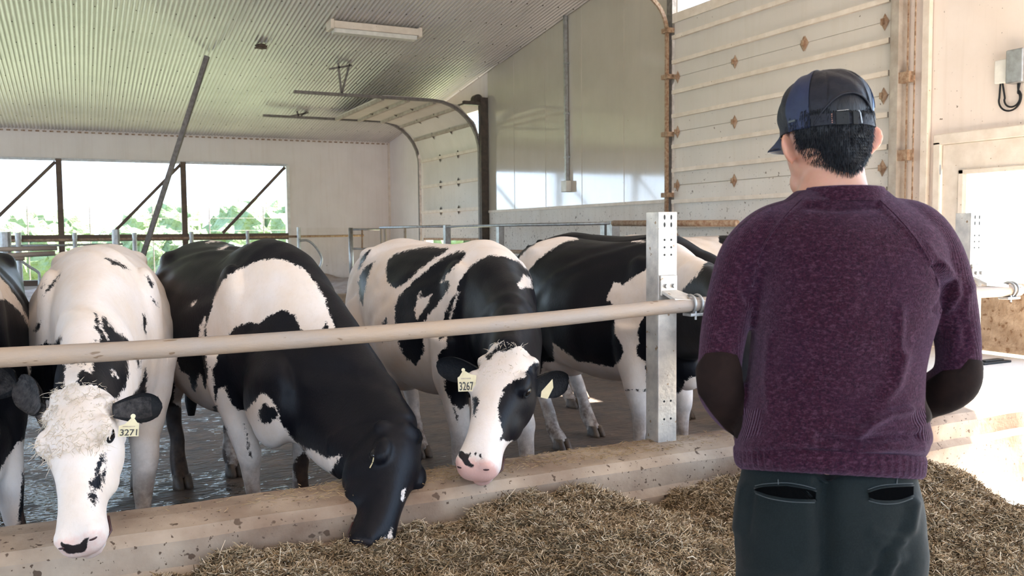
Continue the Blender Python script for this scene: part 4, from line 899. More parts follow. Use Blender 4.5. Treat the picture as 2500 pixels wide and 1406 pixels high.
# ================================================================== PERSON (seen from behind)
DM=1.57
def sweatermat():
    m,nt,b=newmat('heathered_plum_wool'); v=pos(nt); at=lambda n:nd(nt,'Attribute',attribute_name=n).outputs['Fac']
    h1=noise(nt,v,260,3,.85); h2=noise(nt,pos(nt,(1,1,2.2)),110,4,.8); big=noise(nt,v,9,3)
    c=mixc(nt,rampf(nt,h1,.42,.62),(.034,.007,.015),(.010,.003,.007))
    c=mixc(nt,rampf(nt,h2,.50,.66,0,.6),c,(.105,.045,.07))
    c=mixc(nt,rampf(nt,big,.35,.7,0,.25),c,(.03,.012,.03))
    L(nt,c,b.inputs['Base Color']); b.inputs['Roughness'].default_value=.95; b.inputs['Specular IOR Level'].default_value=.1
    b.inputs['Sheen Weight'].default_value=.28; b.inputs['Sheen Roughness'].default_value=.4; b.inputs['Sheen Tint'].default_value=(.66,.46,.66,1)
    rib=mth(nt,'MULTIPLY',mth(nt,'SINE',mth(nt,'MULTIPLY',at('ribu'),880.)),at('rib'))
    st=mth(nt,'MULTIPLY',mth(nt,'SINE',mth(nt,'MULTIPLY',at('ribu'),2400.)),.10)
    hh=mth(nt,'ADD',mth(nt,'ADD',mth(nt,'MULTIPLY',h1,.9),st),mth(nt,'MULTIPLY',rib,1.1)); bump(nt,b,hh,.8,.0035); return m
MAT['sweater']=sweatermat()
MAT['patch']=mat('dark_brown_suede',(.016,.008,.006),(.010,.005,.004),25,.85,0,.2,200,bdist=.002,spec=.12)
m,nt,b=newmat('warm_skin'); v=pos(nt); L(nt,mixc(nt,rampf(nt,noise(nt,v,18,4),.35,.7),(.55,.29,.20),(.47,.23,.155)),b.inputs['Base Color']); b.inputs['Roughness'].default_value=.5
b.inputs['Subsurface Weight'].default_value=.55; b.inputs['Subsurface Radius'].default_value=(1.,.3,.12); b.inputs['Subsurface Scale'].default_value=.02; bump(nt,b,noise(nt,v,300,3),.08,.002); MAT['skin']=m
MAT['hair']=mat('short_black_hair',(.004,.004,.006),(.010,.010,.014),120,.45,0,.6,260,bdist=.003,stretch=(1,1,.25),spec=.35)
MAT['cap_dark']=mat('near_black_cap_nylon',(.006,.006,.010),(.010,.010,.016),30,.6,0,.5,28,bdist=.01,spec=.3)
MAT['cap_blue']=mat('navy_cap_panel',(.008,.016,.055),(.006,.012,.04),30,.6,0,.3,60,bdist=.004)
MAT['cap_light']=mat('steel_blue_cap_panel',(.05,.13,.34),(.04,.10,.27),30,.55,0,.3,60,bdist=.004)
def clothmat(name,c1,c2):
    m,nt,b=newmat(name); v=pos(nt); c=mixc(nt,rampf(nt,noise(nt,v,7,5,.6),.35,.7),c1,c2); c=mixc(nt,rampf(nt,noise(nt,v,420,2),.4,.7,0,.35),c,tuple(min(1,x*2.2) for x in c1))
    L(nt,c,b.inputs['Base Color']); b.inputs['Roughness'].default_value=.85; b.inputs['Specular IOR Level'].default_value=.15; b.inputs['Sheen Weight'].default_value=.05; bump(nt,b,noise(nt,v,14,4),.25,.01); return m
MAT['pants']=clothmat('charcoal_green_cotton',(.007,.010,.010),(.004,.006,.006))
MAT['slit_shade']=mat('pocket_slit_shade',(.003,.003,.003),None,5,1,spec=0)  # matte near-black that paints the shade inside the pocket openings
MAT['stitch']=mat('pale_stitching',(.09,.10,.10),None,5,.8)
man=empty('person',(*(P(2020,700,DM)[:2]),0.0),'person seen from behind in plum knit sweater, dark cap and trousers, facing the cows','person')
R3=A(RT[0],RT[1],0); R3=nrm(R3); Fv=nrm(A(FW[0],FW[1],0)); UZ=A(0,0,1)
def MP(x,y,dd=0.): return P(x,y,DM+dd)
def pxring(y,l,r,dr,n=40,e=.9,shift=0.,yl=None,yr=None):
    """horizontal body ring: left/right silhouette in px at the torso depth, dr half thickness"""
    a=MP(l,y if yl is None else yl,shift); b_=MP(r,y if yr is None else yr,shift); c=(a+b_)/2; return ringpts(c,(b_-a)/2,Fv*dr,n,e,e)
# ---- body (skin): one continuous mesh under the clothes
mb=MB()
tor=[(1330,1900,2150,.04),(1200,1870,2172,.055),(1100,1870,2170,.065),(960,1868,2200,.088),(820,1860,2230,.095),(700,1885,2250,.085),(610,1888,2245,.08),(550,1900,2220,.068),(510,1925,2190,.062),(490,1960,2150,.055)]
mb.loft([pxring(y,l,r,d) for y,l,r,d in tor])
nk=[(520,1945,2125,.055,.0),(480,1940,2128,.056,.0),(450,1957,2112,.055,.0),(420,1968,2106,.052,.0),(390,1970,2102,.052,.01),(350,1972,2104,.052,.02),(320,1975,2100,.05,.03)]
mb.loft([pxring(y,l,r,d,e=1,shift=s) for y,l,r,d,s in nk])
# head: skull + face, turned left and slightly down
hc=MP(2013,318,.01)
hd_=nrm(Fv*.96-R3*.14-UZ*.12); hs_=nrm(np.cross(hd_,UZ)); hu=np.cross(hs_,hd_)   # hs_ = right
H=lambda r,f,u: hc+hs_*r+hd_*f+hu*u
hx=[hs_,hd_,hu]
mb.ell(H(0,-.005,.022),(.070,.088,.082),hx); mb.ell(H(.004,.025,-.03),(.058,.070,.082),hx)
mb.ell(H(0,.048,-.085),(.045,.040,.035),hx); mb.ell(H(0,-.022,-.03),(.058,.054,.05),hx)
mb.ell(H(0,.100,-.03),(.012,.020,.026),hx); mb.ell(H(0,.088,-.068),(.026,.012,.009),hx); mb.ell(H(0,.084,.005),(.05,.012,.012),hx)
def earshape(mb,side,c,tilt):
    out=nrm(hs_*side*.80-hd_*.60); wv=nrm(np.cross(out,hu))
    mb.ell(c,(.008,.020,.027),[nrm(hs_*side*.6+hd_*.6),nrm(hs_*side*.75-hd_*.65),nrm(hu+hs_*side*tilt)])
    mb.ell(c-hu*.021-hs_*side*.006,(.006,.008,.010),[hs_,hd_,hu])
    mb.ell(c-hs_*side*.009+hd_*.004,(.012,.010,.020),[hs_,hd_,hu])
for q,sd_,tl in((P(2128,342,DM+.0),1,.22),(P(1924,362,DM+.0),-1,.16)): earshape(mb,sd_,q,tl)
# arms and hands
def limb(pts,rs,n=18):
    cc=catmull([np.append(p,r) for p,r in zip(pts,rs)],4); mb.tube([c[:3] for c in cc],[c[3] for c in cc],n)
shL=MP(1850,600);elL=MP(1760,940,.01);wrL=MP(1862,1056,.24)
shR=MP(2262,600);elR=MP(2330,925,.01);wrR=MP(2150,992,.26)
def hand(wr,dirv,palmn,side):
    dirv=nrm(dirv); pn=nrm(palmn-dirv*(palmn@dirv)); sv=np.cross(dirv,pn)*side
    b=mb; b.tube([wr,wr+dirv*.03,wr+dirv*.06,wr+dirv*.085],[.026,.033,.036,.030],14)
    for k,(o,l) in enumerate(((-.030,.070),(-.010,.080),(.010,.075),(.029,.060))):
        st=wr+dirv*.080+sv*o; p=[st]; d=dirv
        for j in range(3): d=nrm(d+pn*.45); p.append(p[-1]+d*l*(.42,.33,.25)[j])
        b.tube(p,[.0095,.009,.0085,.007],10)
    st=wr+dirv*.03-sv*.028; d=nrm(dirv*.7-sv*.8+pn*.2); b.tube([st,st+d*.035,st+d*.055+dirv*.02],[.013,.011,.008],10)
limb([shL,MP(1797,720),elL,(elL+wrL)/2,wrL],[.038,.029,.028,.026,.021]); limb([shR,MP(2312,720),elR,(elR+wrR)/2,wrR],[.038,.029,.028,.026,.021])
hand(wrL,wrL-elL+R3*.12,-Fv+R3*.3,1); hand(wrR,(wrR-elR)*1.0,-Fv-R3*.3,-1)
# legs down to the floor
def hipx(px): return MP(px,1250)
lg={}
for sg,hx_,ft in((-1,1925,-.125),(1,2125,.125)):
    hp=hipx(hx_); base=A(man.location[0],man.location[1],0)+R3*ft
    kn=A((hp[0]*.4+base[0]*.6),(hp[1]*.4+base[1]*.6),.50)+Fv*.02; an=base+A(0,0,.10)
    limb([hp,(hp+kn)/2,kn,(kn*.6+an*.4),an],[.066,.066,.050,.050,.036]); lg[sg]=(hp,kn,an,base)
V,Fs=remesh(mb,.0045); V=smooth(V,edges_of(Fs),8,.5,-.1,np.where((np.abs((V-hc)@hs_)>.070)&(V[:,2]>1.58),.35,1.)); mkobj('body',V,Fs,MAT['skin'],man,True)
# ---- shoes (below the frame)
for sg in(-1,1):
    hp,kn,an,base=lg[sg]; b=MB(); rr=[]
    for t,w_,h_ in((-.09,.025,.06),(-.07,.038,.09),(0,.042,.10),(.08,.047,.075),(.15,.046,.055),(.19,.03,.04),(.20,.01,.02)):
        c=base+Fv*t; rr.append([c+R3*w_*math.cos(a)+UZ*max(.002,h_*.5+h_*.5*math.sin(a)) for a in np.linspace(0,2*math.pi,16,endpoint=False)])
    b.loft(rr); b.build('shoe',MAT['black'],man,smooth=True)
# ---- trousers
mb=MB()
mb.loft([pxring(y,l,r,d,yl=y-4,yr=y+8) for y,l,r,d in((1120,1822,2222,.098),(1170,1812,2234,.104),(1230,1800,2246,.115),(1300,1797,2250,.120),(1370,1805,2245,.112),(1400,1830,2220,.09))])
for sg,(xl,xr) in((-1,(1797,2030)),(1,(2012,2252))):
    hp,kn,an,base=lg[sg]; c0=MP((xl+xr)/2,1250); c1=MP((xl+xr)/2+(2 if sg<0 else 0),1385); r0=(xr-xl)/2/FPX*DM
    rr=[]
    for c,a_,d_ in((MP((xl+xr)/2+sg*-6,1235),r0*.95,.095),(MP((xl+xr)/2,1330),r0*.99,.108),(c1,r0*.97,.10),(c1*.5+kn*.5,r0*.86,.088),(kn,.070,.072),((kn+an)/2,.066,.066),(an+A(0,0,-.02),.062,.065),(base+A(0,0,.04),.064,.068)):
        rr.append(ringpts(c,R3*a_,Fv*d_,32,.95,.95))
    mb.loft(rr)
V,Fs=remesh(mb,.006); Eg=edges_of(Fs); V=smooth(V,Eg,8,.5,-.1); N=vnormals(V,Fs); Q,z=proj(V)
back=((N*(CO-V)).sum(1)>-.0)
def creases(V,N,Q,lst,mask):
    d=np.zeros(len(V))
    for pts,amp,w_ in lst: d+=amp*np.exp(-(sdline(Q,pts)/w_)**2)
    return V+N*(d*mask)[:,None]
V=creases(V,N,Q,[([(2232,1230),(2222,1290),(2180,1340),(2165,1395)],.010,14),([(2205,1300),(2165,1345),(2140,1400)],-.008,16),([(2020,1165),(2015,1250),(2018,1350),(2018,1400)],-.022,26),
  ([(2130,1300),(2190,1310)],.004,12),([(2150,1330),(2200,1322)],.005,10),([(1900,1180),(1985,1195)],.003,8),([(1815,1190),(1800,1290)],.006,12),([(1835,1200),(1822,1300)],-.006,10),
  ([(1900,1290),(2000,1320)],.003,16),([(2120,1385),(2200,1360)],.006,14),([(1820,1380),(1940,1400)],.004,14),([(2130,1225),(2200,1222)],-.003,8)],back)
pants=mkobj('trousers',V,Fs,MAT['pants'],man,True)
def onback(px,py,off=.002):   # point on the back surface of a mesh under this direction, real 3D ray hit
    return None
from mathutils.bvhtree import BVHTree
def caster(V,Fs):
    t=BVHTree.FromPolygons([tuple(v) for v in V.tolist()],[tuple(map(int,f)) for f in Fs])
    def hit(px,py,off=.0015):
        d=Vector(P(px,py,1)-CO).normalized(); h=t.ray_cast(Vector(CO),d)
        if h[0] is None: return None
        return np.array(h[0])+np.array(h[1])*off*(1 if h[1].dot(d)<0 else -1)
    return hit
hit=caster(V,Fs)
def strip(pxs,hit,r,name,mt,parent,off=.001,k=4,n=6):
    c=catmull([A(*p) for p in pxs],k); pts=[hit(q[0],q[1],off) for q in c]; pts=[p for p in pts if p is not None]
    if len(pts)<2: return None
    return MB().tube(pts,r,n).build(name,mt,parent,smooth=True)
for outline,lo,up in(([(1844,1191),(1870,1186),(1920,1184),(1960,1190),(1990,1198)],[(1846,1200),(1880,1212),(1930,1220),(1988,1222)],None),
                     ([(2118,1200),(2150,1190),(2195,1186),(2228,1185)],[(2120,1217),(2150,1225),(2190,1224),(2228,1212)],None)):
    w1=strip(outline,hit,.0016,'pocket_welt',MAT['pants'],pants,.002); strip(lo,hit,.0022,'pocket_welt',MAT['pants'],pants,.002)
    strip([(x,y-5) for x,y in outline],hit,.0006,'stitching',MAT['stitch'],pants,.001); strip([(x,y+5) for x,y in lo],hit,.0006,'stitching',MAT['stitch'],pants,.001)
    mid=[((a[0]+b[0])/2,(a[1]+b[1])/2) for a,b in zip(outline,lo)] ; 
    c=catmull([A(*p) for p in outline],6)[::1]; d=catmull([A(*p) for p in lo+([lo[-1]] if len(lo)<len(outline) else [])],6)
    m_=min(len(c),len(d)); pa=[hit(*q,.0022) for q in c[:m_]]; pb=[hit(*q,.0022) for q in d[:m_]]
    MB().add(pa+pb,[(i,i+1,m_+i+1,m_+i) for i in range(m_-1)]).build('pocket_slit',MAT['slit_shade'],pants)  # dark sheet laid on the cloth, painted shade of the pocket gap
strip([(1900,1170),(1901,1184)],hit,.0008,'stitching',MAT['stitch'],pants); strip([(2190,1168),(2188,1182)],hit,.0008,'stitching',MAT['stitch'],pants)
# ---- sweater
mb=MB()
# rings: y, left, right, half depth
SW=[(1128,1812,2232,.108),(1105,1800,2246,.114),(1085,1797,2262,.120),(1060,1804,2262,.118),(1020,1814,2250,.112),(960,1824,2244,.108),(900,1832,2246,.108),(840,1838,2258,.110),(780,1840,2276,.112),(710,1838,2296,.114),(650,1832,2306,.113),(600,1832,2300,.108),(560,1838,2285,.098),(525,1862,2248,.083),(500,1900,2210,.072),(480,1930,2172,.066),(470,1938,2166,.062),(463,1948,2158,.058)]
UPB=lambda y:.040*min(1,max(0,(y-960)/150))
mb.loft([[p+UZ*UPB(y)*max(0,-((p-MP((l+r)/2,y))@Fv)/d) for p in pxring(y,l,r,d,48,.88)] for y,l,r,d in SW])
# shoulders / sleeves
def sleeve(pts,rs,n=24):
    cc=catmull([np.append(p,r) for p,r in zip(pts,rs)],5); mb.tube([c[:3] for c in cc],[c[3] for c in cc],n)
px2=DM/FPX
sleeve([MP(1960,535),MP(1885,572),MP(1822,626),MP(1790,710),MP(1769,800),MP(1757,890,-.005),MP(1758,950,.01),MP(1790,1005,.09),MP(1838,1042,.19),MP(1856,1052,.225)],[v*px2 for v in(58,72,66,60,57,53,56,52,44,40)])
sleeve([MP(2150,535),MP(2226,562),MP(2280,622),MP(2316,710),MP(2334,800),MP(2340,880,-.005),MP(2328,932,.01),MP(2270,965,.09),MP(2200,985,.18),MP(2160,990,.25)],[v*px2 for v in(56,72,68,60,55,52,57,54,44,40)])
V,Fs=remesh(mb,.0052); Eg=edges_of(Fs); V=smooth(V,Eg,14,.5,-.15); N=vnormals(V,Fs); Q,z=proj(V)
back=((N*(CO-V)).sum(1)>-.0).astype(float)
CR=[([(2270,1005),(2250,1040),(2225,1065)],.004,12),([(2215,1000),(2170,1010),(2120,1040),(2100,1062)],.013,13),([(2205,870),(2180,960),(2130,1020)],.010,16),([(2185,960),(2150,1000),(2110,1030)],-.006,14),
 ([(2240,1062),(2170,1066),(2080,1075),(2000,1068)],-.011,10),([(2250,1085),(2180,1083),(2090,1090)],.007,10),([(2180,1105),(2080,1110),(1980,1100)],-.004,10),
 ([(1820,1090),(1900,1082),(1980,1070)],.004,16),([(1830,1120),(1900,1112),(1960,1112)],-.004,10),
 ([(2300,650),(2330,690),(2335,720),(2315,750)],.010,12),([(2285,650),(2312,690),(2310,730),(2290,760)],-.012,10),([(2265,600),(2290,640)],.004,10),
 ([(1830,660),(1812,700),(1828,730)],-.007,12),([(1850,640),(1826,690)],.005,12),([(1972,505),(2050,510),(2140,505)],-.005,9),([(1965,492),(2050,492),(2150,490)],.004,8),
 ([(2150,500),(2210,560),(2262,620),(2295,690)],.003,4),([(1955,500),(1890,560),(1850,620),(1832,690)],.003,4),
 ([(2200,760),(2195,860)],.005,10),([(1880,820),(1870,920),(1880,1000)],.004,10),([(1775,860),(1750,940)],.004,14),([(2370,700),(2345,790),(2330,850)],.004,12),([(2345,760),(2360,840)],-.004,10),
 ([(1960,980),(2060,990),(2140,960)],-.003,20),([(1930,700),(2080,705)],.003,30)]
V0=V.copy(); V=creases(V,N,Q,CR,back); 
hemz=np.clip((Q[:,1]-1104)/22,0,1); tors=(Q[:,0]>1795)&(Q[:,0]<2270)&(Q[:,1]>1000)
dip=(Q[:,0]-2020)/220.
V[:,2]-=.008*np.clip((Q[:,1]-1060)/60,0,1)*(np.clip(dip,0,1)+.55*(np.cos(dip*1.5)))*tors*1.6
side=np.maximum(sdpoly(Q,[(2258,870),(2210,960),(2215,1010),(2245,1070),(2275,1080),(2275,860)]),sdpoly(Q,[(1830,800),(1865,800),(1862,900),(1860,1060),(1810,1080),(1800,900)]))
rib=np.clip(np.maximum(hemz*(dip+1.1)*.5,np.clip(side/8,0,1)*.55),0,1)*tors
cen=MP(2030,900); rel=V0-cen; ang=np.arctan2(rel@Fv,rel@R3); 
ribu=ang*.17*np.clip(1.,0,1)
sw=mkobj('sweater',V,Fs,MAT['sweater'],man,True); setattr_(sw.data,'rib',rib); setattr_(sw.data,'ribu',ribu)
hit=caster(V,Fs)
# elbow patches: own suede pieces lying on the sleeve
def patchfrom(poly,name):
    s=sdpoly(Q,poly)/1.0; ok=(s>-9)&(back>0)&((np.abs(Q[:,0]-2030)>205))
    idx=[i for i,f in enumerate(Fs) if all(ok[v] for v in f)]
    used=sorted({v for i in idx for v in Fs[i]}); mp={v:k for k,v in enumerate(used)}
    e=np.clip(s[used]/5,-1,1); Vn=V[used]+N[used]*(.0028*e)[:,None]
    return mkobj(name,Vn,[tuple(mp[v] for v in Fs[i]) for i in idx],MAT['patch'],man,True)
o=patchfrom([(1708,880),(1722,862),(1760,858),(1800,866),(1812,900),(1818,960),(1812,1040),(1800,1072),(1770,1048),(1738,1010),(1704,960),(1695,900)],'elbow_patch')
o=patchfrom([(2400,880),(2365,876),(2345,900),(2300,905),(2262,930),(2255,1035),(2330,1010),(2390,975),(2405,930)],'elbow_patch')
# raglan seams and collar
strip([(2140,482),(2190,530),(2240,590),(2275,650),(2292,700)],hit,.0014,'raglan_seam',MAT['sweater'],sw,.0005)
strip([(1962,482),(1915,530),(1870,590),(1845,650),(1836,700)],hit,.0014,'raglan_seam',MAT['sweater'],sw,.0005)
b=MB(); rr=[]
for y,k,dr in((492,1.04,0),(480,1.02,.001),(468,.985,.002),(459,.955,.0),(456,.93,-.004),(462,.90,-.006)):
    hw_=104*k; r_=pxring(y,2053-hw_,2053+hw_,.078*k,56,1,0); rr.append([p-UZ*.0035*((p-MP(2053,y))@Fv/.08+1) for p in r_])
# ribs on collar
rr=[[p*1.0+nrm((p-np.mean(r,0))*A(1,1,0))*(.0009*(1 if i%2 else -1)) for i,p in enumerate(r)] for r in rr]
b.loft(rr,caps=False); cl=b.build('collar',MAT['sweater'],man,smooth=True)
# hem band with knitted ribs
b=MB(); rr=[]; nseg=180
for y,l,r,d,o_ in((1104,1803,2243,.118,.0),(1116,1799,2243,.119,.003),(1134,1800,2241,.119,.004),(1150,1803,2239,.118,.003),(1157,1808,2234,.113,-.002)):
    cc=pxring(y,l,r,d,nseg,.88,0,yl=y-12,yr=y+12)
    ce=np.mean(cc,0); 
    rr.append([p+nrm((p-ce)*A(1,1,0))*(o_*.3+.0018*math.sin(i*math.pi*2/3.)*(1 if y>1112 else .3))+UZ*(.030*max(0,-((p-ce)@Fv)/.12)) for i,p in enumerate(cc)])
b.loft(rr,caps=False); b.build('hem_band',MAT['sweater'],man,smooth=True)
# ---- hair: shell hugging the back of the head, plus short strands at the nape
b=MB(); b.ell(H(0,-.008,.018),(.0735,.0885,.084),hx,28,18); b.ell(H(0,-.022,-.014),(.0665,.071,.050),hx,24,14); b.ell(H(.006,-.036,-.042),(.050,.052,.036),hx,20,12); b.ell(H(.008,-.046,-.060),(.030,.040,.030),hx,20,12)
V,Fs=remesh(b,.005); V=smooth(V,edges_of(Fs),6,.5,-.1)
rel=V-hc; ff=rel@hd_; uu=rel@hu
keep=(ff<np.where(uu>-.005,.004,-.016))
idx=[f for f in Fs if all(keep[v] for v in f)]; mkobj('hair',V,idx,MAT['hair'],man,True)
N_=vnormals(V,Fs); Qh,_=proj(V); low=(Qh[:,1]>262)&(((N_*(CO-V)).sum(1))>-.1)&keep
vv=V[low]; nn=N_[low]; g=np.random.default_rng(4); b=MB()
for k in range(3200):
    i=g.integers(len(vv)); p=vv[i]; n_=nn[i]; d=nrm(-hu*.9+n_*.25+hd_*.0+g.normal(size=3)*.12); l=.007+.007*g.random(); b.tube([p-n_*.001,p+d*l*.5+n_*.0012,p+d*l],[.0006,.0005,.0002],3,caps=False)
b.build('hair_strands',MAT['hair'],man,smooth=True)['kind']='stuff'
# ---- cap
cc_=H(0,-.002,.024)
def capsurf(az,el,grow=0.,):   # az: 0 = back centre, + = right ; el from 0 (rim) to 1 (top)
    a=az; rx,ry,rz=.0765+grow,.092+grow,.077+grow
    e_=el*math.pi/2
    return cc_+hs_*rx*math.sin(a)*math.cos(e_)**.80-hd_*ry*math.cos(a)*math.cos(e_)**.80+hu*(rz*math.sin(e_)**.95)
def rimdrop(az):      # rim height below centre
    return -.030-.006*math.cos(az)
arch=lambda az: (.038*max(0,1-(abs(az)/.80)**2.2) if abs(az)<.80 else 0)
def panel(az0,az1,name,mt,puck=0,grow=0.):
    nu,nv=36,22; G=[]
    for off in(0,.0022):
        for i in range(nu+1):
            az=az0+(az1-az0)*i/nu; rd=rimdrop(az)+arch(az)*1.35
            base=capsurf(az,0,off+grow); 
            for j in range(nv+1):
                v=j/nv
                if v<.3: t=v/.3; z0=rd; p=base+hu*(z0*(1-t)) if rd<0 else capsurf(az,(rd/.076)*.63*(1-t)+.3*t*0+ t*.55 if False else 0,off)
                if rd<0:
                    p=base+hu*(rd*(1-v/.3))*(1.) if v<.3 else capsurf(az,(v-.3)/.7,off+grow)
                    if v<.3: p=p-nrm(base-cc_)*(.004*(1-v/.3))
                else:
                    e0=math.asin(min(.95,rd/.076))/(math.pi/2); p=capsurf(az,e0+(1-e0)*v,off+grow)
                w_=.0022*math.sin(az*7+v*6)*math.sin(v*9+az*3)*(v<.92); p=p+nrm(p-cc_)*w_
                G.append(p)
    n=(nu+1)*(nv+1); Fq=[]
    for o_,fl in((0,1),(n,0)):
        for i in range(nu):
            for j in range(nv):
                q=(o_+i*(nv+1)+j,o_+i*(nv+1)+j+1,o_+(i+1)*(nv+1)+j+1,o_+(i+1)*(nv+1)+j); Fq.append(q[::-1] if fl else q)
    for i in range(nu): a_=i*(nv+1); c_=(i+1)*(nv+1); Fq.append((a_,c_,c_+n,a_+n))
    for i in(0,nu):
        for j in range(nv): a_=i*(nv+1)+j; Fq.append((a_,a_+1,a_+1+n,a_+n))
    return mkobj(name,G,Fq,mt,man,True)
panel(-.88,.84,'cap_back_panel',MAT['cap_dark'])
panel(.84,1.55,'cap_side_panel',MAT['cap_light'],grow=.0005); panel(1.55,2.1,'cap_side_panel',MAT['cap_blue'])
panel(-1.45,-.88,'cap_side_panel',MAT['cap_blue']); panel(-2.1,-1.45,'cap_side_panel',MAT['cap_dark']); panel(2.1,2*math.pi-2.1,'cap_front_panel',MAT['cap_dark'])
MB().ell(cc_+hu*.079,(.007,.007,.004),hx,12,8).build('cap_button',MAT['cap_dark'],man,smooth=True)
# visor
b=MB(); nu,nv=20,6; G=[]
for off in(0,.003):
    for i in range(nu+1):
        az=math.pi-1.25+2.5*i/nu; base=capsurf(az,0,-.001)+hu*rimdrop(az); o_=nrm((base-cc_)-hu*((base-cc_)@hu)); ext=.058*math.sin(math.pi*i/nu)**.6
        for j in range(nv+1): t=j/nv; G.append(base+(o_*.4+hd_*.6)*ext*t-hu*(.010*t+.014*abs(2*i/nu-1)**2*t)-hu*off)
n=(nu+1)*(nv+1); Fq=[]
for o_,fl in((0,0),(n,1)):
    for i in range(nu):
        for j in range(nv): q=(o_+i*(nv+1)+j,o_+i*(nv+1)+j+1,o_+(i+1)*(nv+1)+j+1,o_+(i+1)*(nv+1)+j); Fq.append(q[::-1] if fl else q)
for i in range(nu): a_=i*(nv+1)+nv; c_=(i+1)*(nv+1)+nv; Fq.append((a_,c_,c_+n,a_+n))
mkobj('visor',G,Fq,MAT['cap_blue'],man,True)
# strap across the opening, buckle, arch binding
def rimpt(az,dz,g=.003): return capsurf(az,0,g)+hu*(rimdrop(az)+dz)
nstr=24; azs=np.linspace(-.84,.84,nstr); pa=[rimpt(a,.0,.001) for a in azs]; pb=[rimpt(a,.019,.001) for a in azs]; pa2=[rimpt(a,.0,.0035) for a in azs]; pb2=[rimpt(a,.019,.0035) for a in azs]
MB().loft([[a,b_,c,d] for a,b_,c,d in zip(pa,pb,pb2,pa2)]).build('cap_strap',MAT['cap_dark'],man)
b=MB(); a0=-.16
for q0,q1 in((-.36,-.10),(-.02,.10)):
    lo=[rimpt(q0,-.002,.007),rimpt(q1,-.002,.007),rimpt(q1,.021,.007),rimpt(q0,.021,.007)]; hi=[rimpt(q0,-.002,.003),rimpt(q1,-.002,.003),rimpt(q1,.021,.003),rimpt(q0,.021,.003)]
    b.loft([hi,lo])
b.build('strap_buckle',MAT['black'],man,bevel=.0015)
MB().tube([rimpt(.10,.022,.0075),rimpt(.14,.018,.0075),rimpt(.17,.0,.0075)],.0009,6).build('buckle_edge',MAT['galv'],man)
MB().tube([rimpt(-.33,.0215,.0075),rimpt(-.11,.0225,.0075)],.0006,6).build('buckle_edge',MAT['galv'],man)
b=MB()
for k in range(5): b.ell(rimpt(-.43,.003+k*.0035,.0045),(.0009,.0009,.0009),hx,6,5)
b.build('strap_stitching',mat('red_white_thread',(.75,.35,.25),None,5,.7),man)
arcp=[]
for az in np.linspace(-.80,.80,30):
    rd=rimdrop(az)+arch(az)*1.35
    arcp.append(capsurf(az,0,.003)+hu*rd if rd<0 else capsurf(az,math.asin(min(.95,rd/.076))/(math.pi/2),.003))
MB().tube(arcp,.0018,8).build('cap_binding',MAT['cap_dark'],man,smooth=True)
for az in(.84,-.88):
    MB().tube([capsurf(az,v,.0035) for v in np.linspace(.0,.92,16)],.0009,6).build('cap_seam',MAT['cap_blue'],man,smooth=True)
MB().loft([[rimpt(-1.36,.014,.0035),rimpt(-1.18,.014,.0035),rimpt(-1.18,.0175,.0035),rimpt(-1.36,.0175,.0035)],[rimpt(-1.36,.014,.0045),rimpt(-1.18,.014,.0045),rimpt(-1.18,.0175,.0045),rimpt(-1.36,.0175,.0045)]]).build('cap_label',MAT['stitch'],man)
# ================================================================== FEED
fx=[-4,-.6]; fz=[.02,.03]
for px,py in((300,1470),(450,1396),(600,1362),(800,1318),(950,1300),(1080,1262),(1150,1240),(1250,1205),(1360,1188),(1450,1196),(1520,1235),(1600,1240),(1700,1215),(1790,1192),(1860,1180)):
    q=PL(px,py,1,3.14); fx.append(q[0]); fz.append(max(.02,q[2]))
fx+= [3.3,3.8,4.3,4.7,6.0,7.2]; fz+=[.34,.34,.18,.0,-.02,-.02]
fx=np.array(fx); fz=np.array(fz); o_=np.argsort(fx); fx=fx[o_]; fz=fz[o_]
def fbm(x,y,s,seed):
    r=np.random.default_rng(seed); v=0
    for k in range(5):
        a=r.random(2)*6.28; th=r.random(3)*3.14
        for t in th: v=v+np.sin((x*np.cos(t)+y*np.sin(t))*s*1.9**k+a[0]+t*5)*.5**k/3
    return v
def feedz(x,y):
    base=np.interp(x,fx,fz); t=np.clip((3.14-y)/2.6,0,1)
    z=base*(1-.25*t-.55*t**3)
    pile=.20*np.exp(-(((x-2.9)/.75)**2+((y-2.45)/.7)**2)**1.3)
    z=z+pile
    edge=np.clip((x+.9)/.5,0,1)*np.clip((y-1.5)/.35,0,1)*np.clip((3.80+.30*(y-2.6)-x)/.45,0,1)
    amp=np.clip(z*4,.0,1)
    z=z+amp*(.045*fbm(x,y,5.5,3)+.030*fbm(x,y,14,5)+.012*fbm(x,y,45,6))
    return np.maximum(z*edge,-.03)
nx,ny=520,230; X=np.linspace(-.9,6.2,nx); Y=np.linspace(1.3,3.138,ny); XX,YY=np.meshgrid(X,Y); ZZ=feedz(XX,YY)
V=np.stack([XX.ravel(),YY.ravel(),ZZ.ravel()],1); I=np.arange(nx*ny).reshape(ny,nx)
Fq=np.stack([I[:-1,:-1],I[:-1,1:],I[1:,1:],I[1:,:-1]],-1).reshape(-1,4)
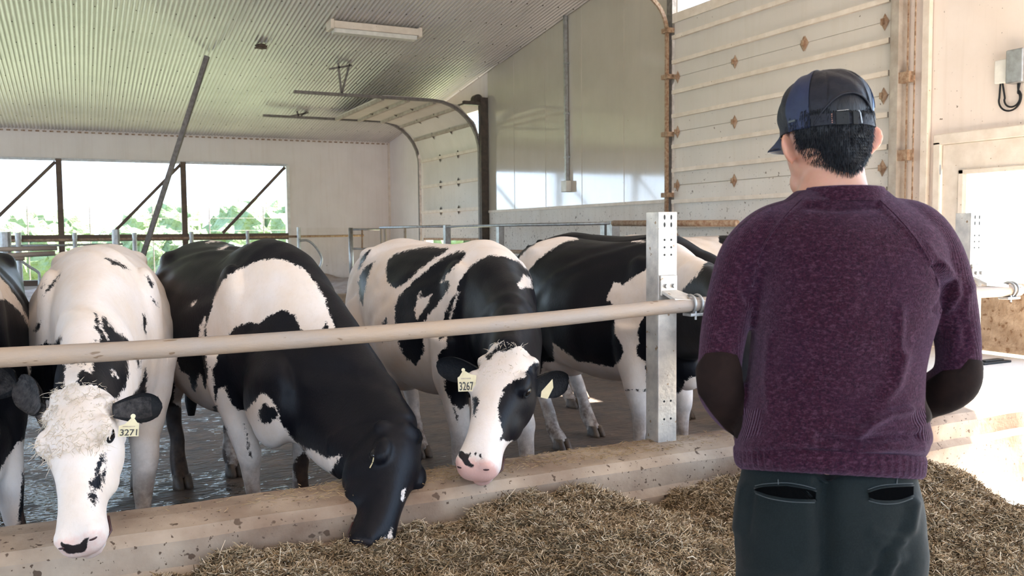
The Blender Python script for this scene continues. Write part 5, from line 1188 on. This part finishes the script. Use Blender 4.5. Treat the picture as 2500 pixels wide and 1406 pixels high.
# strands of chopped feed, joined in the same heap mesh
g=np.random.default_rng(11); NS=110000
sx=g.uniform(-.6,4.9,NS*3); sy=g.uniform(1.5,3.135,NS*3); q,zz=proj(np.stack([sx,sy,feedz(sx,sy)],1)); ok=(q[:,0]>-60)&(q[:,0]<2560)&(q[:,1]<1470)&(feedz(sx,sy)>.015)
sx=sx[ok][:NS]; sy=sy[ok][:NS]; n=len(sx); sz=feedz(sx,sy)
c=np.stack([sx,sy,sz+g.random(n)*.012],1); th=g.random(n)*2*np.pi; tilt=g.normal(size=n)*.45
d=np.stack([np.cos(th)*np.cos(tilt),np.sin(th)*np.cos(tilt),np.sin(tilt)],1); ln=(.006+.022*g.random(n)**2)*(1+(g.random(n)>.97)*1.2)
s_=np.cross(d,A(0,0,1)); s_/=np.linalg.norm(s_,axis=1)[:,None]; u_=np.cross(s_,d); r=(.0008+.0014*g.random(n))[:,None]
fl=(.4+.6*g.random(n))[:,None]
bend=u_*(g.normal(size=n)*.12*ln)[:,None]
parts=[]
for end,k in((-1,1.),(0,0.),(1,1.)):
    cc=c+d*(ln*end)[:,None]+bend*(0 if end else 1)*1.
    parts+= [cc+s_*r,cc-s_*r*.5+u_*r*fl,cc-s_*r*.5-u_*r*fl]
SV=np.stack(parts,1).reshape(-1,3); b0=np.arange(n)[:,None]*9
fq=[]
for lv in(0,3):
    for a_,b_ in((0,1),(1,2),(2,0)): fq.append(np.concatenate([b0+lv+a_,b0+lv+b_,b0+lv+3+b_,b0+lv+3+a_],1))
SF=np.concatenate(fq)+len(V)
AV=np.concatenate([V,SV]); AF=np.concatenate([Fq,SF])
me=bpy.data.meshes.new('feed_heap'); me.vertices.add(len(AV)); me.vertices.foreach_set('co',AV.astype(np.float32).ravel()); me.loops.add(AF.size); me.loops.foreach_set('vertex_index',AF.astype(np.int32).ravel())
me.polygons.add(len(AF)); me.polygons.foreach_set('loop_start',np.arange(len(AF),dtype=np.int32)*4); me.polygons.foreach_set('loop_total',np.full(len(AF),4,np.int32)); me.update(calc_edges=True); me.validate()
tone=np.concatenate([np.full(len(V),-1.),np.repeat(g.random(n),9)]); setattr_(me,'tone',tone)
m,nt,b=newmat('chopped_silage'); v=pos(nt); t=nd(nt,'Attribute',attribute_name='tone').outputs['Fac']
cr=nd(nt,'ValToRGB'); L(nt,t,cr.inputs[0]); e=cr.color_ramp.elements; e[0].position=0; e[0].color=(.12,.068,.036,1); e[1].position=1; e[1].color=(.88,.72,.54,1)
for p_,c_ in((.3,(.29,.19,.10)),(.55,(.49,.35,.20)),(.8,(.68,.52,.34))): q_=cr.color_ramp.elements.new(p_); q_.color=(*c_,1)
ground=mixc(nt,rampf(nt,noise(nt,v,90,4,.7),.35,.65),(.20,.14,.075),(.08,.052,.028))
L(nt,mixc(nt,rampf(nt,t,-.5,-.4),ground,cr.outputs[0]),b.inputs['Base Color']); b.inputs['Roughness'].default_value=.85; b.inputs['Specular IOR Level'].default_value=.25
bump(nt,b,noise(nt,v,110,4,.7),.7,.01)
me.materials.append(m); fo=bpy.data.objects.new('feed_heap',me); S.collection.objects.link(fo)
tag(fo,'long heap of chopped brown silage feed lying against the front of the curb','feed',kind='stuff')
# scattered feed on top of the curb
b=MB(); g2=np.random.default_rng(5)
for k in range(1000):
    x=g2.choice([.95,1.35,1.95,2.3])+g2.normal()*.25; y=g2.uniform(3.24,3.46); z=.506+.004*g2.random(); a=g2.random()*6.28; l=.006+.014*g2.random()
    if x<-.2 or x>4: continue
    d=A(math.cos(a),math.sin(a),.15*g2.normal())*l; b.tube([A(x,y,z)-d,A(x,y,z)+d],.0012,3,caps=False)
o=b.build('spilled_feed',mat('spilled_silage',(.46,.33,.18),(.25,.16,.08),60,.9)); tag(o,'thin scatter of silage spilled along the flat top of the curb','feed',kind='stuff')
